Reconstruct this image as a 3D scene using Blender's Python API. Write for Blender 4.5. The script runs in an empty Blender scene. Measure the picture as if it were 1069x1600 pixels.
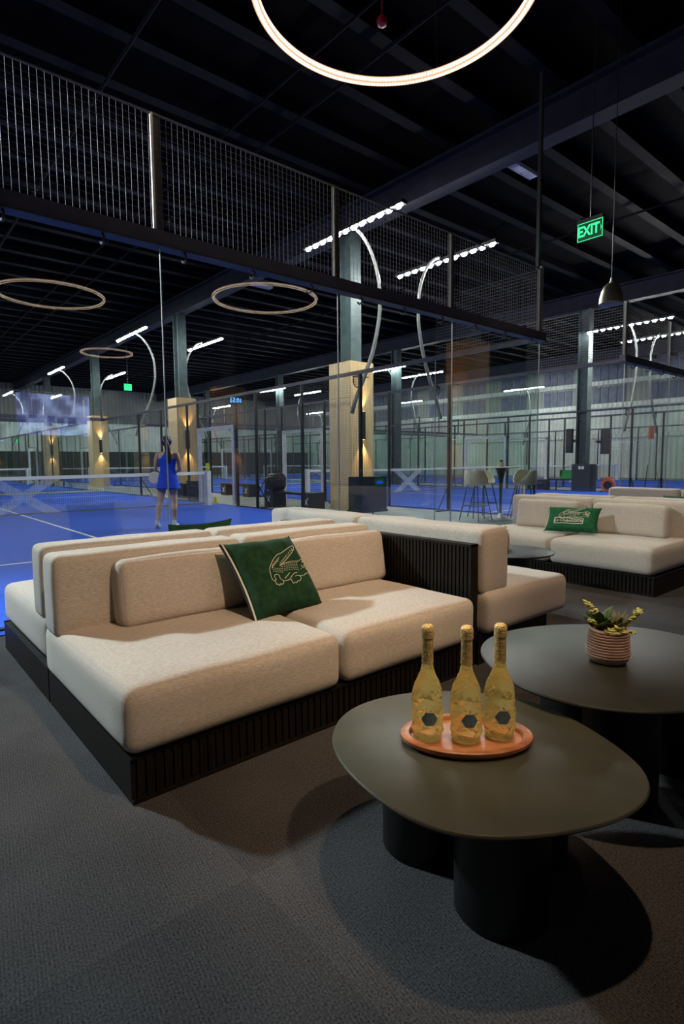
import bpy, bmesh, math, random
import numpy as np
from mathutils import Vector, Matrix
random.seed(7)
PI = math.pi
SC = bpy.context.scene
COL = SC.collection

# ------------------------------------------------------------------ camera
yaw, pit, rol = (math.radians(v) for v in (49.6, 5.1, -0.46))
Fw = Vector((math.cos(pit)*math.cos(yaw), math.cos(pit)*math.sin(yaw), -math.sin(pit)))
Rt = Vector((math.sin(yaw), -math.cos(yaw), 0))
Up = Rt.cross(Fw)
cxv = Rt*math.cos(rol) + Up*math.sin(rol)
cyv = -Rt*math.sin(rol) + Up*math.cos(rol)
cam = bpy.data.objects.new('camera', bpy.data.cameras.new('camera'))
COL.objects.link(cam)
m = Matrix.Identity(4)
for i in range(3):
    m[i][0] = cxv[i]; m[i][1] = cyv[i]; m[i][2] = -Fw[i]
m[2][3] = 1.2
cam.matrix_world = m
cam.data.sensor_fit = 'VERTICAL'; cam.data.sensor_height = 36
cam.data.lens = 884/1600*36
cam.data.clip_start = 0.05; cam.data.clip_end = 200
SC.camera = cam

# ------------------------------------------------------------------ world, exposure
w = bpy.data.worlds.new('world'); SC.world = w; w.use_nodes = True
w.node_tree.nodes['Background'].inputs[0].default_value = (0.35, 0.45, 1, 1)
w.node_tree.nodes['Background'].inputs[1].default_value = 0.02
SC.view_settings.view_transform = 'Standard'; SC.view_settings.look = 'None'
SC.view_settings.gamma = 1; SC.view_settings.use_curve_mapping = False
SC.view_settings.exposure = 0.0
SC.cycles.transparent_max_bounces = 48
SC.cycles.max_bounces = 14
SC.cycles.transmission_bounces = 12
SC.cycles.sample_clamp_indirect = 6.0
SC.cycles.use_light_tree = True

LED_L = 540.0       # radiance of the LED bars over the courts
RING_L = 6.0       # radiance of the ring lights

def lamp(name, kind, loc, power, color, size=0.1, aim=None, angle=90, blend=0.6):
    d = bpy.data.lights.new(name, kind); d.energy = power; d.color = color
    if kind == 'AREA': d.size = size
    else: d.shadow_soft_size = size
    if kind == 'SPOT':
        d.spot_size = math.radians(angle); d.spot_blend = blend
    o = bpy.data.objects.new(name, d); COL.objects.link(o); o.location = loc
    if aim is not None:
        o.rotation_euler = (Vector(aim)-Vector(loc)).to_track_quat('-Z', 'Y').to_euler()
    return o
WARM = (1.0, 0.70, 0.44)
lamp('unseen_downlight', 'SPOT', (1.4, -1.6, 5.6), 820, WARM, 0.10, (1.55, 2.5, 0.4), 33, 0.9)
lamp('unseen_downlight', 'SPOT', (4.2, -0.4, 5.8), 470, WARM, 0.10, (3.1, 2.4, 0.3), 40, 0.9)
lamp('unseen_downlight', 'SPOT', (3.4, 0.6, 6.2), 700, (1.0, 0.80, 0.56), 0.12, (5.9, 2.6, 0.4), 36, 0.8)
lamp('unseen_downlight', 'SPOT', (1.6, 0.9, 6.2), 560, WARM, 0.06, (1.6, 1.02, 0.4), 23, 1.0)
# the near LED bars of the two closest courts throw their beams out over the lounge
COOL = (0.82, 0.93, 1.0)
lamp('unseen_downlight', 'SPOT', (6.6, 0.9, 6.6), 500, WARM, 0.1, (9.45, 1.8, 2.4), 40, 0.8)  # warm spot added to brighten the mirrored lounge column, no fixture built
lamp('unseen_downlight', 'SPOT', (6.4, -5.9, 6.6), 700, WARM, 0.1, (9.0, -7.3, 2.4), 45, 0.8)  # likewise added, brightens the column that carries the clock
lamp('court_beam', 'SPOT', (-2.16, 8.7, 5.78), 4200, COOL, 0.20, (0.5, 2.0, 0), 74, 1.0)
lamp('court_beam', 'SPOT', (10.7, 8.9, 5.78), 1500, COOL, 0.20, (6.6, 2.4, 0), 40, 0.5)

# ------------------------------------------------------------------ materials
def mat(name, color=(.5,.5,.5), rough=.6, metal=0.0, emit=None, estr=0, spec=0.5):
    m = bpy.data.materials.new(name); m.use_nodes = True
    b = m.node_tree.nodes['Principled BSDF']
    b.inputs['Base Color'].default_value = (*color, 1); b.inputs['Roughness'].default_value = rough
    b.inputs['Metallic'].default_value = metal
    b.inputs['Specular IOR Level'].default_value = spec
    if emit:
        b.inputs['Emission Color'].default_value = (*emit, 1); b.inputs['Emission Strength'].default_value = estr
    return m
def nodes(m): return m.node_tree.nodes, m.node_tree.links, m.node_tree.nodes['Principled BSDF']
def noise_mat(name, c1, c2, scale=20, detail=4, rough=.8, bump=0.0, stretch=(1,1,1), bscale=None, lo=.35, hi=.65, metal=0, spec=.3, coord='Object'):
    m = mat(name, c1, rough, metal, spec=spec); n, l, b = nodes(m)
    tc = n.new('ShaderNodeTexCoord'); mp = n.new('ShaderNodeMapping'); mp.inputs['Scale'].default_value = stretch
    nz = n.new('ShaderNodeTexNoise'); nz.inputs['Scale'].default_value = scale; nz.inputs['Detail'].default_value = detail
    cr = n.new('ShaderNodeValToRGB'); cr.color_ramp.elements[0].color = (*c1,1); cr.color_ramp.elements[1].color = (*c2,1)
    cr.color_ramp.elements[0].position = lo; cr.color_ramp.elements[1].position = hi
    l.new(tc.outputs[coord], mp.inputs[0]); l.new(mp.outputs[0], nz.inputs[0]); l.new(nz.outputs[0], cr.inputs[0]); l.new(cr.outputs[0], b.inputs['Base Color'])
    if bump:
        nb = n.new('ShaderNodeTexNoise'); nb.inputs['Scale'].default_value = bscale or scale*2; l.new(mp.outputs[0], nb.inputs[0])
        bp = n.new('ShaderNodeBump'); bp.inputs['Strength'].default_value = bump; bp.inputs['Distance'].default_value = .004
        l.new(nb.outputs[0], bp.inputs['Height']); l.new(bp.outputs[0], b.inputs['Normal'])
    return m
def fabric():
    m = noise_mat('heather_fabric', (.45,.395,.34), (.66,.60,.54), 260, 2, .95, .25, (.22,.8,1.2), 500, .28, .72, spec=.15)
    n, l, b = nodes(m)
    b.inputs['Sheen Weight'].default_value = .15
    return m
def carpet():
    m = mat('carpet', (.08,.08,.09), .98, spec=.1); n, l, b = nodes(m)
    tc = n.new('ShaderNodeTexCoord')
    mp = n.new('ShaderNodeMapping'); mp.inputs['Rotation'].default_value = (0,0,math.radians(8)); mp.inputs['Scale'].default_value = (1,1,1)
    l.new(tc.outputs['Object'], mp.inputs[0])
    w1 = n.new('ShaderNodeTexWave'); w1.inputs['Scale'].default_value = 34; w1.inputs['Distortion'].default_value = 3.0; w1.inputs['Detail'].default_value = 2; w1.inputs['Detail Scale'].default_value = 6
    w2 = n.new('ShaderNodeTexVoronoi'); w2.inputs['Scale'].default_value = 150
    nz = n.new('ShaderNodeTexNoise'); nz.inputs['Scale'].default_value = 170; nz.inputs['Detail'].default_value = 4
    n3 = n.new('ShaderNodeTexNoise'); n3.inputs['Scale'].default_value = 2.2; n3.inputs['Detail'].default_value = 5
    for t in (w1, w2, nz, n3): l.new(mp.outputs[0], t.inputs[0])
    a = n.new('ShaderNodeMath'); a.operation = 'MULTIPLY_ADD'; a.inputs[1].default_value = .10; l.new(w1.outputs['Fac'], a.inputs[0])
    b1 = n.new('ShaderNodeMath'); b1.operation = 'MULTIPLY_ADD'; b1.inputs[1].default_value = .95; l.new(nz.outputs[0], b1.inputs[0]); b1.inputs[2].default_value = 0
    l.new(b1.outputs[0], a.inputs[2])
    c1 = n.new('ShaderNodeMath'); c1.operation = 'MULTIPLY_ADD'; c1.inputs[1].default_value = .30; l.new(n3.outputs[0], c1.inputs[0]); l.new(a.outputs[0], c1.inputs[2])
    cr = n.new('ShaderNodeValToRGB'); cr.color_ramp.elements[0].position = .42; cr.color_ramp.elements[1].position = .95
    cr.color_ramp.elements[0].color = (.015,.0142,.0155,1); cr.color_ramp.elements[1].color = (.108,.103,.106,1)
    l.new(c1.outputs[0], cr.inputs[0])
    # broadloom sheets 2.1 m wide laid with the pile turned: slight shade changes from sheet to sheet
    m2 = n.new('ShaderNodeMapping'); m2.inputs['Location'].default_value = (-.79/2.1, -1.355/2.1, 0); m2.inputs['Scale'].default_value = (1/2.1, 1/2.1, .001)
    ck = n.new('ShaderNodeTexChecker'); ck.inputs['Scale'].default_value = 1; ck.inputs[1].default_value = (1.07,1.07,1.07,1); ck.inputs[2].default_value = (.90,.90,.91,1)
    l.new(tc.outputs['Object'], m2.inputs[0]); l.new(m2.outputs[0], ck.inputs[0])
    vm = n.new('ShaderNodeVectorMath'); vm.operation = 'MULTIPLY'; l.new(cr.outputs[0], vm.inputs[0]); l.new(ck.outputs[0], vm.inputs[1])
    l.new(vm.outputs[0], b.inputs['Base Color'])
    bp = n.new('ShaderNodeBump'); bp.inputs['Strength'].default_value = .6; bp.inputs['Distance'].default_value = .004
    l.new(c1.outputs[0], bp.inputs['Height']); l.new(bp.outputs[0], b.inputs['Normal'])
    return m
def glass_mat(name, tint=(.94,.975,.965)):
    m = bpy.data.materials.new(name); m.use_nodes = True; n = m.node_tree.nodes; l = m.node_tree.links; n.clear()
    out = n.new('ShaderNodeOutputMaterial'); mx = n.new('ShaderNodeMixShader'); t = n.new('ShaderNodeBsdfTransparent'); g = n.new('ShaderNodeBsdfGlossy')
    g.inputs['Roughness'].default_value = 0.0; t.inputs[0].default_value = (*tint,1)
    ge = n.new('ShaderNodeNewGeometry'); mr = n.new('ShaderNodeMapRange'); fr = n.new('ShaderNodeFresnel')
    mr.inputs['To Min'].default_value = 1.5; mr.inputs['To Max'].default_value = 1/1.5
    l.new(ge.outputs['Backfacing'], mr.inputs[0]); l.new(mr.outputs[0], fr.inputs[0]); l.new(fr.outputs[0], mx.inputs[0])
    l.new(t.outputs[0], mx.inputs[1]); l.new(g.outputs[0], mx.inputs[2]); l.new(mx.outputs[0], out.inputs[0])
    return m
def emis(name, c, s):
    m = bpy.data.materials.new(name); m.use_nodes = True; n = m.node_tree.nodes; n.clear()
    e = n.new('ShaderNodeEmission'); e.inputs[0].default_value = (*c,1); e.inputs[1].default_value = s
    o = n.new('ShaderNodeOutputMaterial'); m.node_tree.links.new(e.outputs[0], o.inputs[0]); return m
def slat_mat(name, c1, c2, rough=.45):
    m = noise_mat(name, c1, c2, 6, 5, rough, 0, (6,6,.35), lo=.3, hi=.7, spec=.4)
    return m
def siding(name='corrugated_siding', k=1.0):
    m = mat(name, (.45,.5,.48), .5, spec=.3); n, l, b = nodes(m)
    tc = n.new('ShaderNodeTexCoord'); sx = n.new('ShaderNodeSeparateXYZ'); l.new(tc.outputs['Object'], sx.inputs[0])
    ad = n.new('ShaderNodeMath'); ad.operation = 'ADD'; l.new(sx.outputs[0], ad.inputs[0]); l.new(sx.outputs[1], ad.inputs[1])
    wv = n.new('ShaderNodeMath'); wv.operation = 'SINE'; mu = n.new('ShaderNodeMath'); mu.operation = 'MULTIPLY'; mu.inputs[1].default_value = 20
    l.new(ad.outputs[0], mu.inputs[0]); l.new(mu.outputs[0], wv.inputs[0])
    nz = n.new('ShaderNodeTexNoise'); nz.inputs['Scale'].default_value = .9; nz.inputs['Detail'].default_value = 4; l.new(tc.outputs['Object'], nz.inputs[0])
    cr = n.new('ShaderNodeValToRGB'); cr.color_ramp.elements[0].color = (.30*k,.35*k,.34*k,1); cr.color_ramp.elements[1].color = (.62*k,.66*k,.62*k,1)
    mm = n.new('ShaderNodeMath'); mm.operation = 'MULTIPLY_ADD'; mm.inputs[1].default_value = .16; l.new(wv.outputs[0], mm.inputs[0]); l.new(nz.outputs[0], mm.inputs[2])
    l.new(mm.outputs[0], cr.inputs[0]); l.new(cr.outputs[0], b.inputs['Base Color'])
    bp = n.new('ShaderNodeBump'); bp.inputs['Distance'].default_value = .03; bp.inputs['Strength'].default_value = .8
    l.new(wv.outputs[0], bp.inputs['Height']); l.new(bp.outputs[0], b.inputs['Normal'])
    return m

M = dict(
 fabric=fabric(), carpet=carpet(), glass=glass_mat('court_glass'),
 blackwood=noise_mat('dark_stained_wood', (.0065,.0048,.004), (.012,.0095,.008), 12, 4, .5, 0, (6,6,.5), spec=.25),
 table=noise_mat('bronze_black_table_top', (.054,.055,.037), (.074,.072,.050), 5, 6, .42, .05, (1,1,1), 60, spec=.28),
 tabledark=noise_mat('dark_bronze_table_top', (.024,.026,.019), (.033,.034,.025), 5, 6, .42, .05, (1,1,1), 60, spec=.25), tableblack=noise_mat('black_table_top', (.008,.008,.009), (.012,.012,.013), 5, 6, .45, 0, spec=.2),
 tableleg=noise_mat('black_table_leg', (.006,.006,.0065), (.010,.0095,.0095), 8, 3, .45, spec=.4),
 turf=noise_mat('blue_turf', (.028,.090,.52), (.038,.115,.64), 60, 6, .9, .2, (1,1,1), 400, spec=.1),
 line=mat('white_line', (.75,.78,.82), .8),
 concrete=noise_mat('grey_aisle_floor', (.17,.19,.19), (.25,.27,.26), 1.5, 6, .75, spec=.3),
 blackmetal=noise_mat('black_powder_coat', (.012,.013,.016), (.020,.021,.026), 20, 3, .4, spec=.5),
 rail=noise_mat('navy_black_rail', (.030,.032,.060), (.042,.045,.08), 9, 3, .35, spec=.5),
 wire=mat('galvanised_wire_painted_dark', (.11,.11,.11), .4, .3),
 steel=mat('brushed_steel', (.45,.46,.47), .35, .9),
 whitemetal=noise_mat('white_painted_metal', (.62,.65,.68), (.74,.77,.80), 10, 3, .4, spec=.5),
 poleg=mat('grey_painted_pole', (.20,.21,.21), .35, .3),
 led=emis('led_lens', (1.0,.985,.95), LED_L), edge=mat('dull_edge_strip', (.16,.16,.15), .4, .5),
 ring=emis('ring_led_strip', (1.0,.80,.62), RING_L),
 ringglow=emis('ring_warm_diffuser', (1.0,.56,.32), 1.0), ringbody=mat('ring_black_body', (.02,.018,.016), .5),
 ceiling=noise_mat('dark_roof_deck', (.0012,.00125,.002), (.002,.0021,.0031), 1.2, 4, .8, spec=.03),
 purlin=mat('dark_purlin', (.0045,.0047,.0085), .7, .0, spec=.06),
 beam=noise_mat('blue_grey_beam_paint', (.020,.021,.036), (.027,.029,.048), 3, 4, .6, spec=.1),
 column=noise_mat('teal_grey_column_paint', (.055,.085,.09), (.08,.115,.12), 4, 4, .45, spec=.4),
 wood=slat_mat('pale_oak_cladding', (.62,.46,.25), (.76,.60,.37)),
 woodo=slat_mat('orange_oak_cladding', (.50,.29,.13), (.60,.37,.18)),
 siding=siding('corrugated_siding', 1.25), sidingupper=siding('darker_upper_siding', .55), sidingshade=siding('shaded_corrugated_siding', .30),
 darkwall=noise_mat('dark_windscreen', (.022,.028,.028), (.04,.048,.046), 2, 4, .7, spec=.3),
 plainwall=noise_mat('dark_painted_wall', (.03,.03,.034), (.045,.045,.05), 2, 4, .8),
 louvre=noise_mat('blue_grey_panel', (.10,.12,.18), (.15,.17,.24), 3, 3, .6),
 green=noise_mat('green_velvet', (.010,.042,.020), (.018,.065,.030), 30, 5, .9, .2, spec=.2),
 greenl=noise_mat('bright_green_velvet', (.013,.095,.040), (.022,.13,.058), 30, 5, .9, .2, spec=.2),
 thread=mat('cream_thread', (.78,.71,.58), .8),
 blackthread=mat('black_piping', (.012,.012,.012), .7),
 gold=noise_mat('gold_foil', (.62,.44,.16), (.92,.70,.32), 120, 4, .45, .8, (1,1,1), 160, metal=.45),
 label=noise_mat('slate_blue_label', (.13,.22,.26), (.18,.28,.32), 60, 3, .5),
 tray=noise_mat('orange_wood_tray', (.36,.12,.045), (.55,.22,.09), 9, 5, .35, 0, (1,5,5), spec=.5),
 pot=noise_mat('pink_terracotta', (.52,.34,.25), (.66,.45,.35), 25, 4, .7, .1),
 potgroove=mat('brown_glaze', (.22,.10,.055), .6),
 soil=noise_mat('potting_soil', (.02,.014,.01), (.05,.035,.022), 90, 4, .95, .5),
 leafd=noise_mat('dark_succulent_leaf', (.045,.095,.035), (.09,.16,.06), 40, 3, .5),
 leafm=noise_mat('brown_edged_leaf', (.11,.12,.055), (.20,.19,.10), 60, 3, .55),
 leafy=noise_mat('yellow_green_leaf', (.42,.46,.10), (.62,.60,.20), 50, 3, .5),
 stem=mat('brown_stem', (.20,.12,.06), .7),
 stool=noise_mat('cream_stool_shell', (.50,.48,.38), (.60,.57,.46), 8, 3, .55),
 whitetop=mat('pale_table_top', (.55,.55,.52), .4),
 skin=noise_mat('skin', (.60,.34,.22), (.70,.42,.29), 6, 3, .55, spec=.35),
 hair=noise_mat('dark_brown_hair', (.010,.006,.004), (.025,.015,.010), 30, 3, .45, 0, (6,6,.6), spec=.4),
 dress=noise_mat('royal_blue_fabric', (.012,.075,.62), (.018,.095,.75), 12, 3, .7, .1),
 dressd=mat('deep_blue_trim', (.008,.015,.25), .7),
 shoe=mat('white_shoe', (.72,.76,.74), .6), sole=mat('grey_sole', (.18,.19,.18), .7),
 racket=mat('cream_racket', (.85,.80,.60), .5),
 exitg=emis('exit_green', (.05,1.0,.32), 1.4), exitp=mat('exit_panel', (.004,.03,.012), .3, emit=(.0,.30,.09), estr=.12),
 pend=mat('bronze_grey_pendant', (.16,.15,.11), .35, .6),
 unlit=mat('white_luminaire_louvre', (.55,.58,.70), .5, emit=(.5,.55,.8), estr=.0),
 orange=mat('orange_plastic', (.75,.14,.03), .45), yellow=mat('yellow_plastic', (.80,.62,.03), .5), ball=mat('tennis_ball_felt', (.55,.80,.08), .9),
 greenplastic=mat('green_plastic', (.03,.38,.06), .5), red=mat('red_plastic', (.30,.008,.02), .4),
 screen=None, bluescreen=emis('blue_display', (.04,.05,1.0), 1.2), clockblue=emis('clock_blue', (.12,.42,1.0), 26.0),
 sconce=mat('black_sconce', (.02,.018,.016), .4), sconcelens=emis('warm_sconce_lens', (1,.62,.30), 10),
 netcord=mat('black_net_cord', (.10,.11,.13), .7), netx=mat('white_net_print', (.60,.66,.78), .8), nettape=mat('white_net_tape', (.82,.84,.84), .7),
 bag=noise_mat('black_nylon', (.012,.012,.014), (.028,.028,.03), 14, 4, .55, .3),
 socket=mat('white_socket', (.8,.8,.8), .4), greybox=mat('dark_grey_box', (.03,.034,.036), .5),
)
def bottle_glass():
    m = bpy.data.materials.new('pale_gold_bottle_glass'); m.use_nodes = True; n, l, b = nodes(m)
    b.inputs['Base Color'].default_value = (1.0,.90,.50,1); b.inputs['Roughness'].default_value = .0
    b.inputs['Transmission Weight'].default_value = 1.0; b.inputs['IOR'].default_value = 1.42
    out = n['Material Output']; mx = n.new('ShaderNodeMixShader'); mx.inputs[0].default_value = .24
    tr = n.new('ShaderNodeBsdfTranslucent'); tr.inputs[0].default_value = (1.0,.80,.30,1)
    l.new(b.outputs[0], mx.inputs[1]); l.new(tr.outputs[0], mx.inputs[2]); l.new(mx.outputs[0], out.inputs[0])
    return m
M['bottle'] = bottle_glass()
def clear_glass():
    m = bpy.data.materials.new('clear_bottle_neck_glass'); m.use_nodes = True; n, l, b = nodes(m)
    b.inputs['Base Color'].default_value = (1.0,.93,.68,1); b.inputs['Roughness'].default_value = .02
    b.inputs['Transmission Weight'].default_value = 1.0; b.inputs['IOR'].default_value = 1.3
    return m
M['bottleclear'] = clear_glass()
def screen_mat():
    m = bpy.data.materials.new('video_picture'); m.use_nodes = True; n = m.node_tree.nodes; l = m.node_tree.links; n.clear()
    tc = n.new('ShaderNodeTexCoord'); v = n.new('ShaderNodeTexVoronoi'); v.inputs['Scale'].default_value = 2.4; v.distance = 'CHEBYCHEV'
    nz = n.new('ShaderNodeTexNoise'); nz.inputs['Scale'].default_value = 1.3
    l.new(tc.outputs['Object'], v.inputs[0]); l.new(tc.outputs['Object'], nz.inputs[0])
    mu = n.new('ShaderNodeMath'); mu.operation = 'MULTIPLY'; l.new(v.outputs['Distance'], mu.inputs[0]); l.new(nz.outputs[0], mu.inputs[1])
    cr = n.new('ShaderNodeValToRGB'); cr.color_ramp.elements[0].color = (.02,.03,.22,1); cr.color_ramp.elements[1].color = (.40,.52,1,1)
    cr.color_ramp.elements[0].position = .12; cr.color_ramp.elements[1].position = .34
    l.new(mu.outputs[0], cr.inputs[0]); e = n.new('ShaderNodeEmission'); e.inputs[1].default_value = 6.5
    o = n.new('ShaderNodeOutputMaterial'); l.new(cr.outputs[0], e.inputs[0]); l.new(e.outputs[0], o.inputs[0]); return m
M['screen'] = screen_mat()

# ------------------------------------------------------------------ mesh builders
class MB:
    def __init__(s): s.v = []; s.f = []; s.smooth = False
    def add(s, vs, fs):
        k = len(s.v); s.v += [tuple(v) for v in vs]; s.f += [tuple(i+k for i in f) for f in fs]; return s
    def box(s, x0, x1, y0, y1, z0, z1):
        vs = [(x,y,z) for x in (x0,x1) for y in (y0,y1) for z in (z0,z1)]
        return s.add(vs, [(0,1,3,2),(4,6,7,5),(0,4,5,1),(2,3,7,6),(0,2,6,4),(1,5,7,3)])
    def tube(s, pts, r, n=8, cap=True):
        pts = [Vector(p) for p in pts]; k = len(pts)
        rs = r if isinstance(r, (list,tuple)) else [r]*k
        vs = []; fs = []; ref = None
        for i, p in enumerate(pts):
            d = (pts[min(i+1,k-1)] - pts[max(i-1,0)]).normalized()
            if ref is None: ref = Vector((0,0,1)) if abs(d.z) < .9 else Vector((1,0,0))
            a = (ref - d*ref.dot(d)).normalized(); b = d.cross(a); ref = a
            for j in range(n):
                t = 2*PI*j/n; vs.append(p + (a*math.cos(t) + b*math.sin(t))*rs[i])
        for i in range(k-1):
            for j in range(n):
                fs.append((i*n+j, i*n+(j+1)%n, (i+1)*n+(j+1)%n, (i+1)*n+j))
        if cap: fs += [tuple(reversed(range(n))), tuple(range((k-1)*n, k*n))]
        return s.add(vs, fs)
    def lathe(s, prof, n=32, c=(0,0,0), capb=True, capt=True):
        vs = []; fs = []; k = len(prof)
        for r, z in prof:
            for j in range(n):
                t = 2*PI*j/n; vs.append((c[0]+r*math.cos(t), c[1]+r*math.sin(t), c[2]+z))
        for i in range(k-1):
            for j in range(n): fs.append((i*n+j, i*n+(j+1)%n, (i+1)*n+(j+1)%n, (i+1)*n+j))
        if capb: fs.append(tuple(reversed(range(n))))
        if capt: fs.append(tuple(range((k-1)*n, k*n)))
        return s.add(vs, fs)
    def prism(s, outline, z0, z1):
        n = len(outline)
        vs = [(x,y,z0) for x,y in outline] + [(x,y,z1) for x,y in outline]
        return s.add(vs, [tuple(reversed(range(n))), tuple(range(n,2*n))] + [(i,(i+1)%n,n+(i+1)%n,n+i) for i in range(n)])
    def mesh(s, name, smooth=None):
        me = bpy.data.meshes.new(name); me.from_pydata(s.v, [], s.f); me.update()
        if smooth or (smooth is None and s.smooth):
            me.polygons.foreach_set('use_smooth', [True]*len(me.polygons))
            try: me.set_sharp_from_angle(angle=math.radians(40))
            except Exception: pass
        return me
def link(name, me, m, parent=None, loc=(0,0,0), rz=0):
    o = bpy.data.objects.new(name, me); COL.objects.link(o)
    if m is not None and not me.materials: me.materials.append(m)
    if parent: o.parent = parent
    o.location = loc; o.rotation_euler = (0,0,rz); return o
def part(name, mb, m, parent=None, smooth=False, loc=(0,0,0), rz=0, label=None):
    o = link(name, mb.mesh(name, smooth), M[m] if isinstance(m,str) else m, parent, loc, rz)
    if label: o['label'] = label
    return o
def tag(o, label=None, cat=None, group=None, kind=None):
    if label: o['label'] = label
    if cat: o['category'] = cat
    if group: o['group'] = group
    if kind: o['kind'] = kind
    return o
def thing(name, label, cat, loc=(0,0,0), rz=0, group=None):
    o = bpy.data.objects.new(name, None); COL.objects.link(o); o.location = loc; o.rotation_euler = (0,0,rz)
    o.empty_display_size = .1
    return tag(o, label, cat, group)
def struct(name, mb, m, parent=None, smooth=False):
    o = part(name, mb, m, parent, smooth)
    if parent is None: o['kind'] = 'structure'
    return o
def copy_tree(o, parent=None):
    c = o.copy(); COL.objects.link(c)
    if parent: c.parent = parent
    for ch in list(o.children): copy_tree(ch, c)
    return c
def dup(o, label, loc, rz=0, group=None, drop=()):
    c = copy_tree(o); c.location = loc; c.rotation_euler = (0,0,rz); c['label'] = label
    if group: c['group'] = group
    return c
def wires(segs, r, lift=0):
    """thin triangular rods"""
    S = np.array(segs, float); n = len(S)
    d = S[:,1]-S[:,0]; d /= np.linalg.norm(d,axis=1)[:,None]
    ref = np.where(np.abs(d[:,2:3])<.9, np.array([[0,0,1.]]), np.array([[1.,0,0]]))
    a = np.cross(d, ref); a /= np.linalg.norm(a,axis=1)[:,None]; b = np.cross(d, a)
    vs = []
    for e in (0,1):
        for k in range(4):
            t = 2*PI*k/4+PI/4; vs.append(S[:,e] + (a*math.cos(t)+b*math.sin(t))*r)
    V = np.stack(vs,1).reshape(-1,3)
    F = []
    for i in range(n):
        o = i*8
        for k in range(4): F.append((o+k, o+(k+1)%4, o+4+(k+1)%4, o+4+k))
    mb = MB(); mb.v = [tuple(v) for v in V]; mb.f = F; return mb
def cushion(w, d, h, r=.05, crown=.02, side=.004, n=18, wob=0.004, seed=0):
    """soft rounded block, w along x, d along y, h along z, base on z=0"""
    rnd = random.Random(seed)
    hw, hd, hh = w/2, d/2, h/2
    def ticks(h_, k):
        inner = h_-r; t = [-h_, -h_+r*.15, -h_+r*.45, -h_+r]
        t += [(-inner + 2*inner*(i/k)) for i in range(1,k)]
        t += [h_-r, h_-r*.45, h_-r*.15, h_]; return t
    X, Y, Z = ticks(hw,n), ticks(hd,max(4,n//2)), ticks(hh,4)
    idx = {}; vs = []; fs = []
    ph = [rnd.uniform(0,6) for _ in range(6)]
    def vert(x,y,z):
        key = (round(x,5),round(y,5),round(z,5))
        if key in idx: return idx[key]
        c = Vector((max(-hw+r,min(hw-r,x)), max(-hd+r,min(hd-r,y)), max(-hh+r,min(hh-r,z))))
        dv = Vector((x,y,z))-c; p = c + (dv.normalized()*r if dv.length > 1e-9 else Vector((0,0,0)))
        u, v, q = x/hw, y/hd, z/hh
        fx, fy, fz = 1-u*u, 1-v*v, 1-q*q
        if z > 0: p.z += crown*(max(fx,0)**.5)*(max(fy,0)**.5)*max(0,q)
        p.x += side*math.copysign(1,x)*abs(u)**3*fy*fz; p.y += side*1.4*math.copysign(1,y)*abs(v)**3*fx*fz
        nn = math.sin(x*9+ph[0])*math.sin(y*11+ph[1])+.6*math.sin(x*17+y*13+ph[2])+.5*math.sin(z*21+x*7+ph[3])
        if z > 0: p.z += wob*nn*.6*q
        p.y += wob*.5*math.sin(x*10+z*12+ph[4])*abs(v)
        idx[key] = len(vs); vs.append((p.x,p.y,p.z+hh)); return idx[key]
    def face(A,B,fn,flip):
        for i in range(len(A)-1):
            for j in range(len(B)-1):
                q = [vert(*fn(A[i],B[j])), vert(*fn(A[i+1],B[j])), vert(*fn(A[i+1],B[j+1])), vert(*fn(A[i],B[j+1]))]
                if flip: q.reverse()
                fs.append(tuple(q))
    face(X,Y,lambda a,b:(a,b,hh),False); face(X,Y,lambda a,b:(a,b,-hh),True)
    face(X,Z,lambda a,b:(a,-hd,b),False); face(X,Z,lambda a,b:(a,hd,b),True)
    face(Y,Z,lambda a,b:(hw,a,b),False); face(Y,Z,lambda a,b:(-hw,a,b),True)
    mb = MB(); mb.v = vs; mb.f = fs; return mb
def text_mesh(body, size, extrude=.002, shear=0, align='CENTER', offset=0, space=1.0):
    cu = bpy.data.curves.new('lettering','FONT'); cu.body = body; cu.size = size; cu.extrude = extrude; cu.shear = shear
    cu.align_x = align; cu.align_y = 'CENTER'; cu.offset = offset; cu.space_character = space
    o = bpy.data.objects.new('lettering', cu); COL.objects.link(o)
    dg = bpy.context.evaluated_depsgraph_get(); me = bpy.data.meshes.new_from_object(o.evaluated_get(dg))
    bpy.data.objects.remove(o); return me
def xform(me, mtx): me.transform(mtx); me.update(); return me
def spline(pts, k=6, closed=True):
    out = []; n = len(pts)
    for i in range(n if closed else n-1):
        P = [Vector(pts[(i+j)%n] if closed else pts[max(0,min(n-1,i+j))]) for j in (-1,0,1,2)]
        for s in range(k):
            t = s/k
            out.append(tuple(.5*((2*P[1]) + (-P[0]+P[2])*t + (2*P[0]-5*P[1]+4*P[2]-P[3])*t*t + (-P[0]+3*P[1]-3*P[2]+P[3])*t**3)))
    if not closed: out.append(tuple(pts[-1]))
    return out

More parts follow.
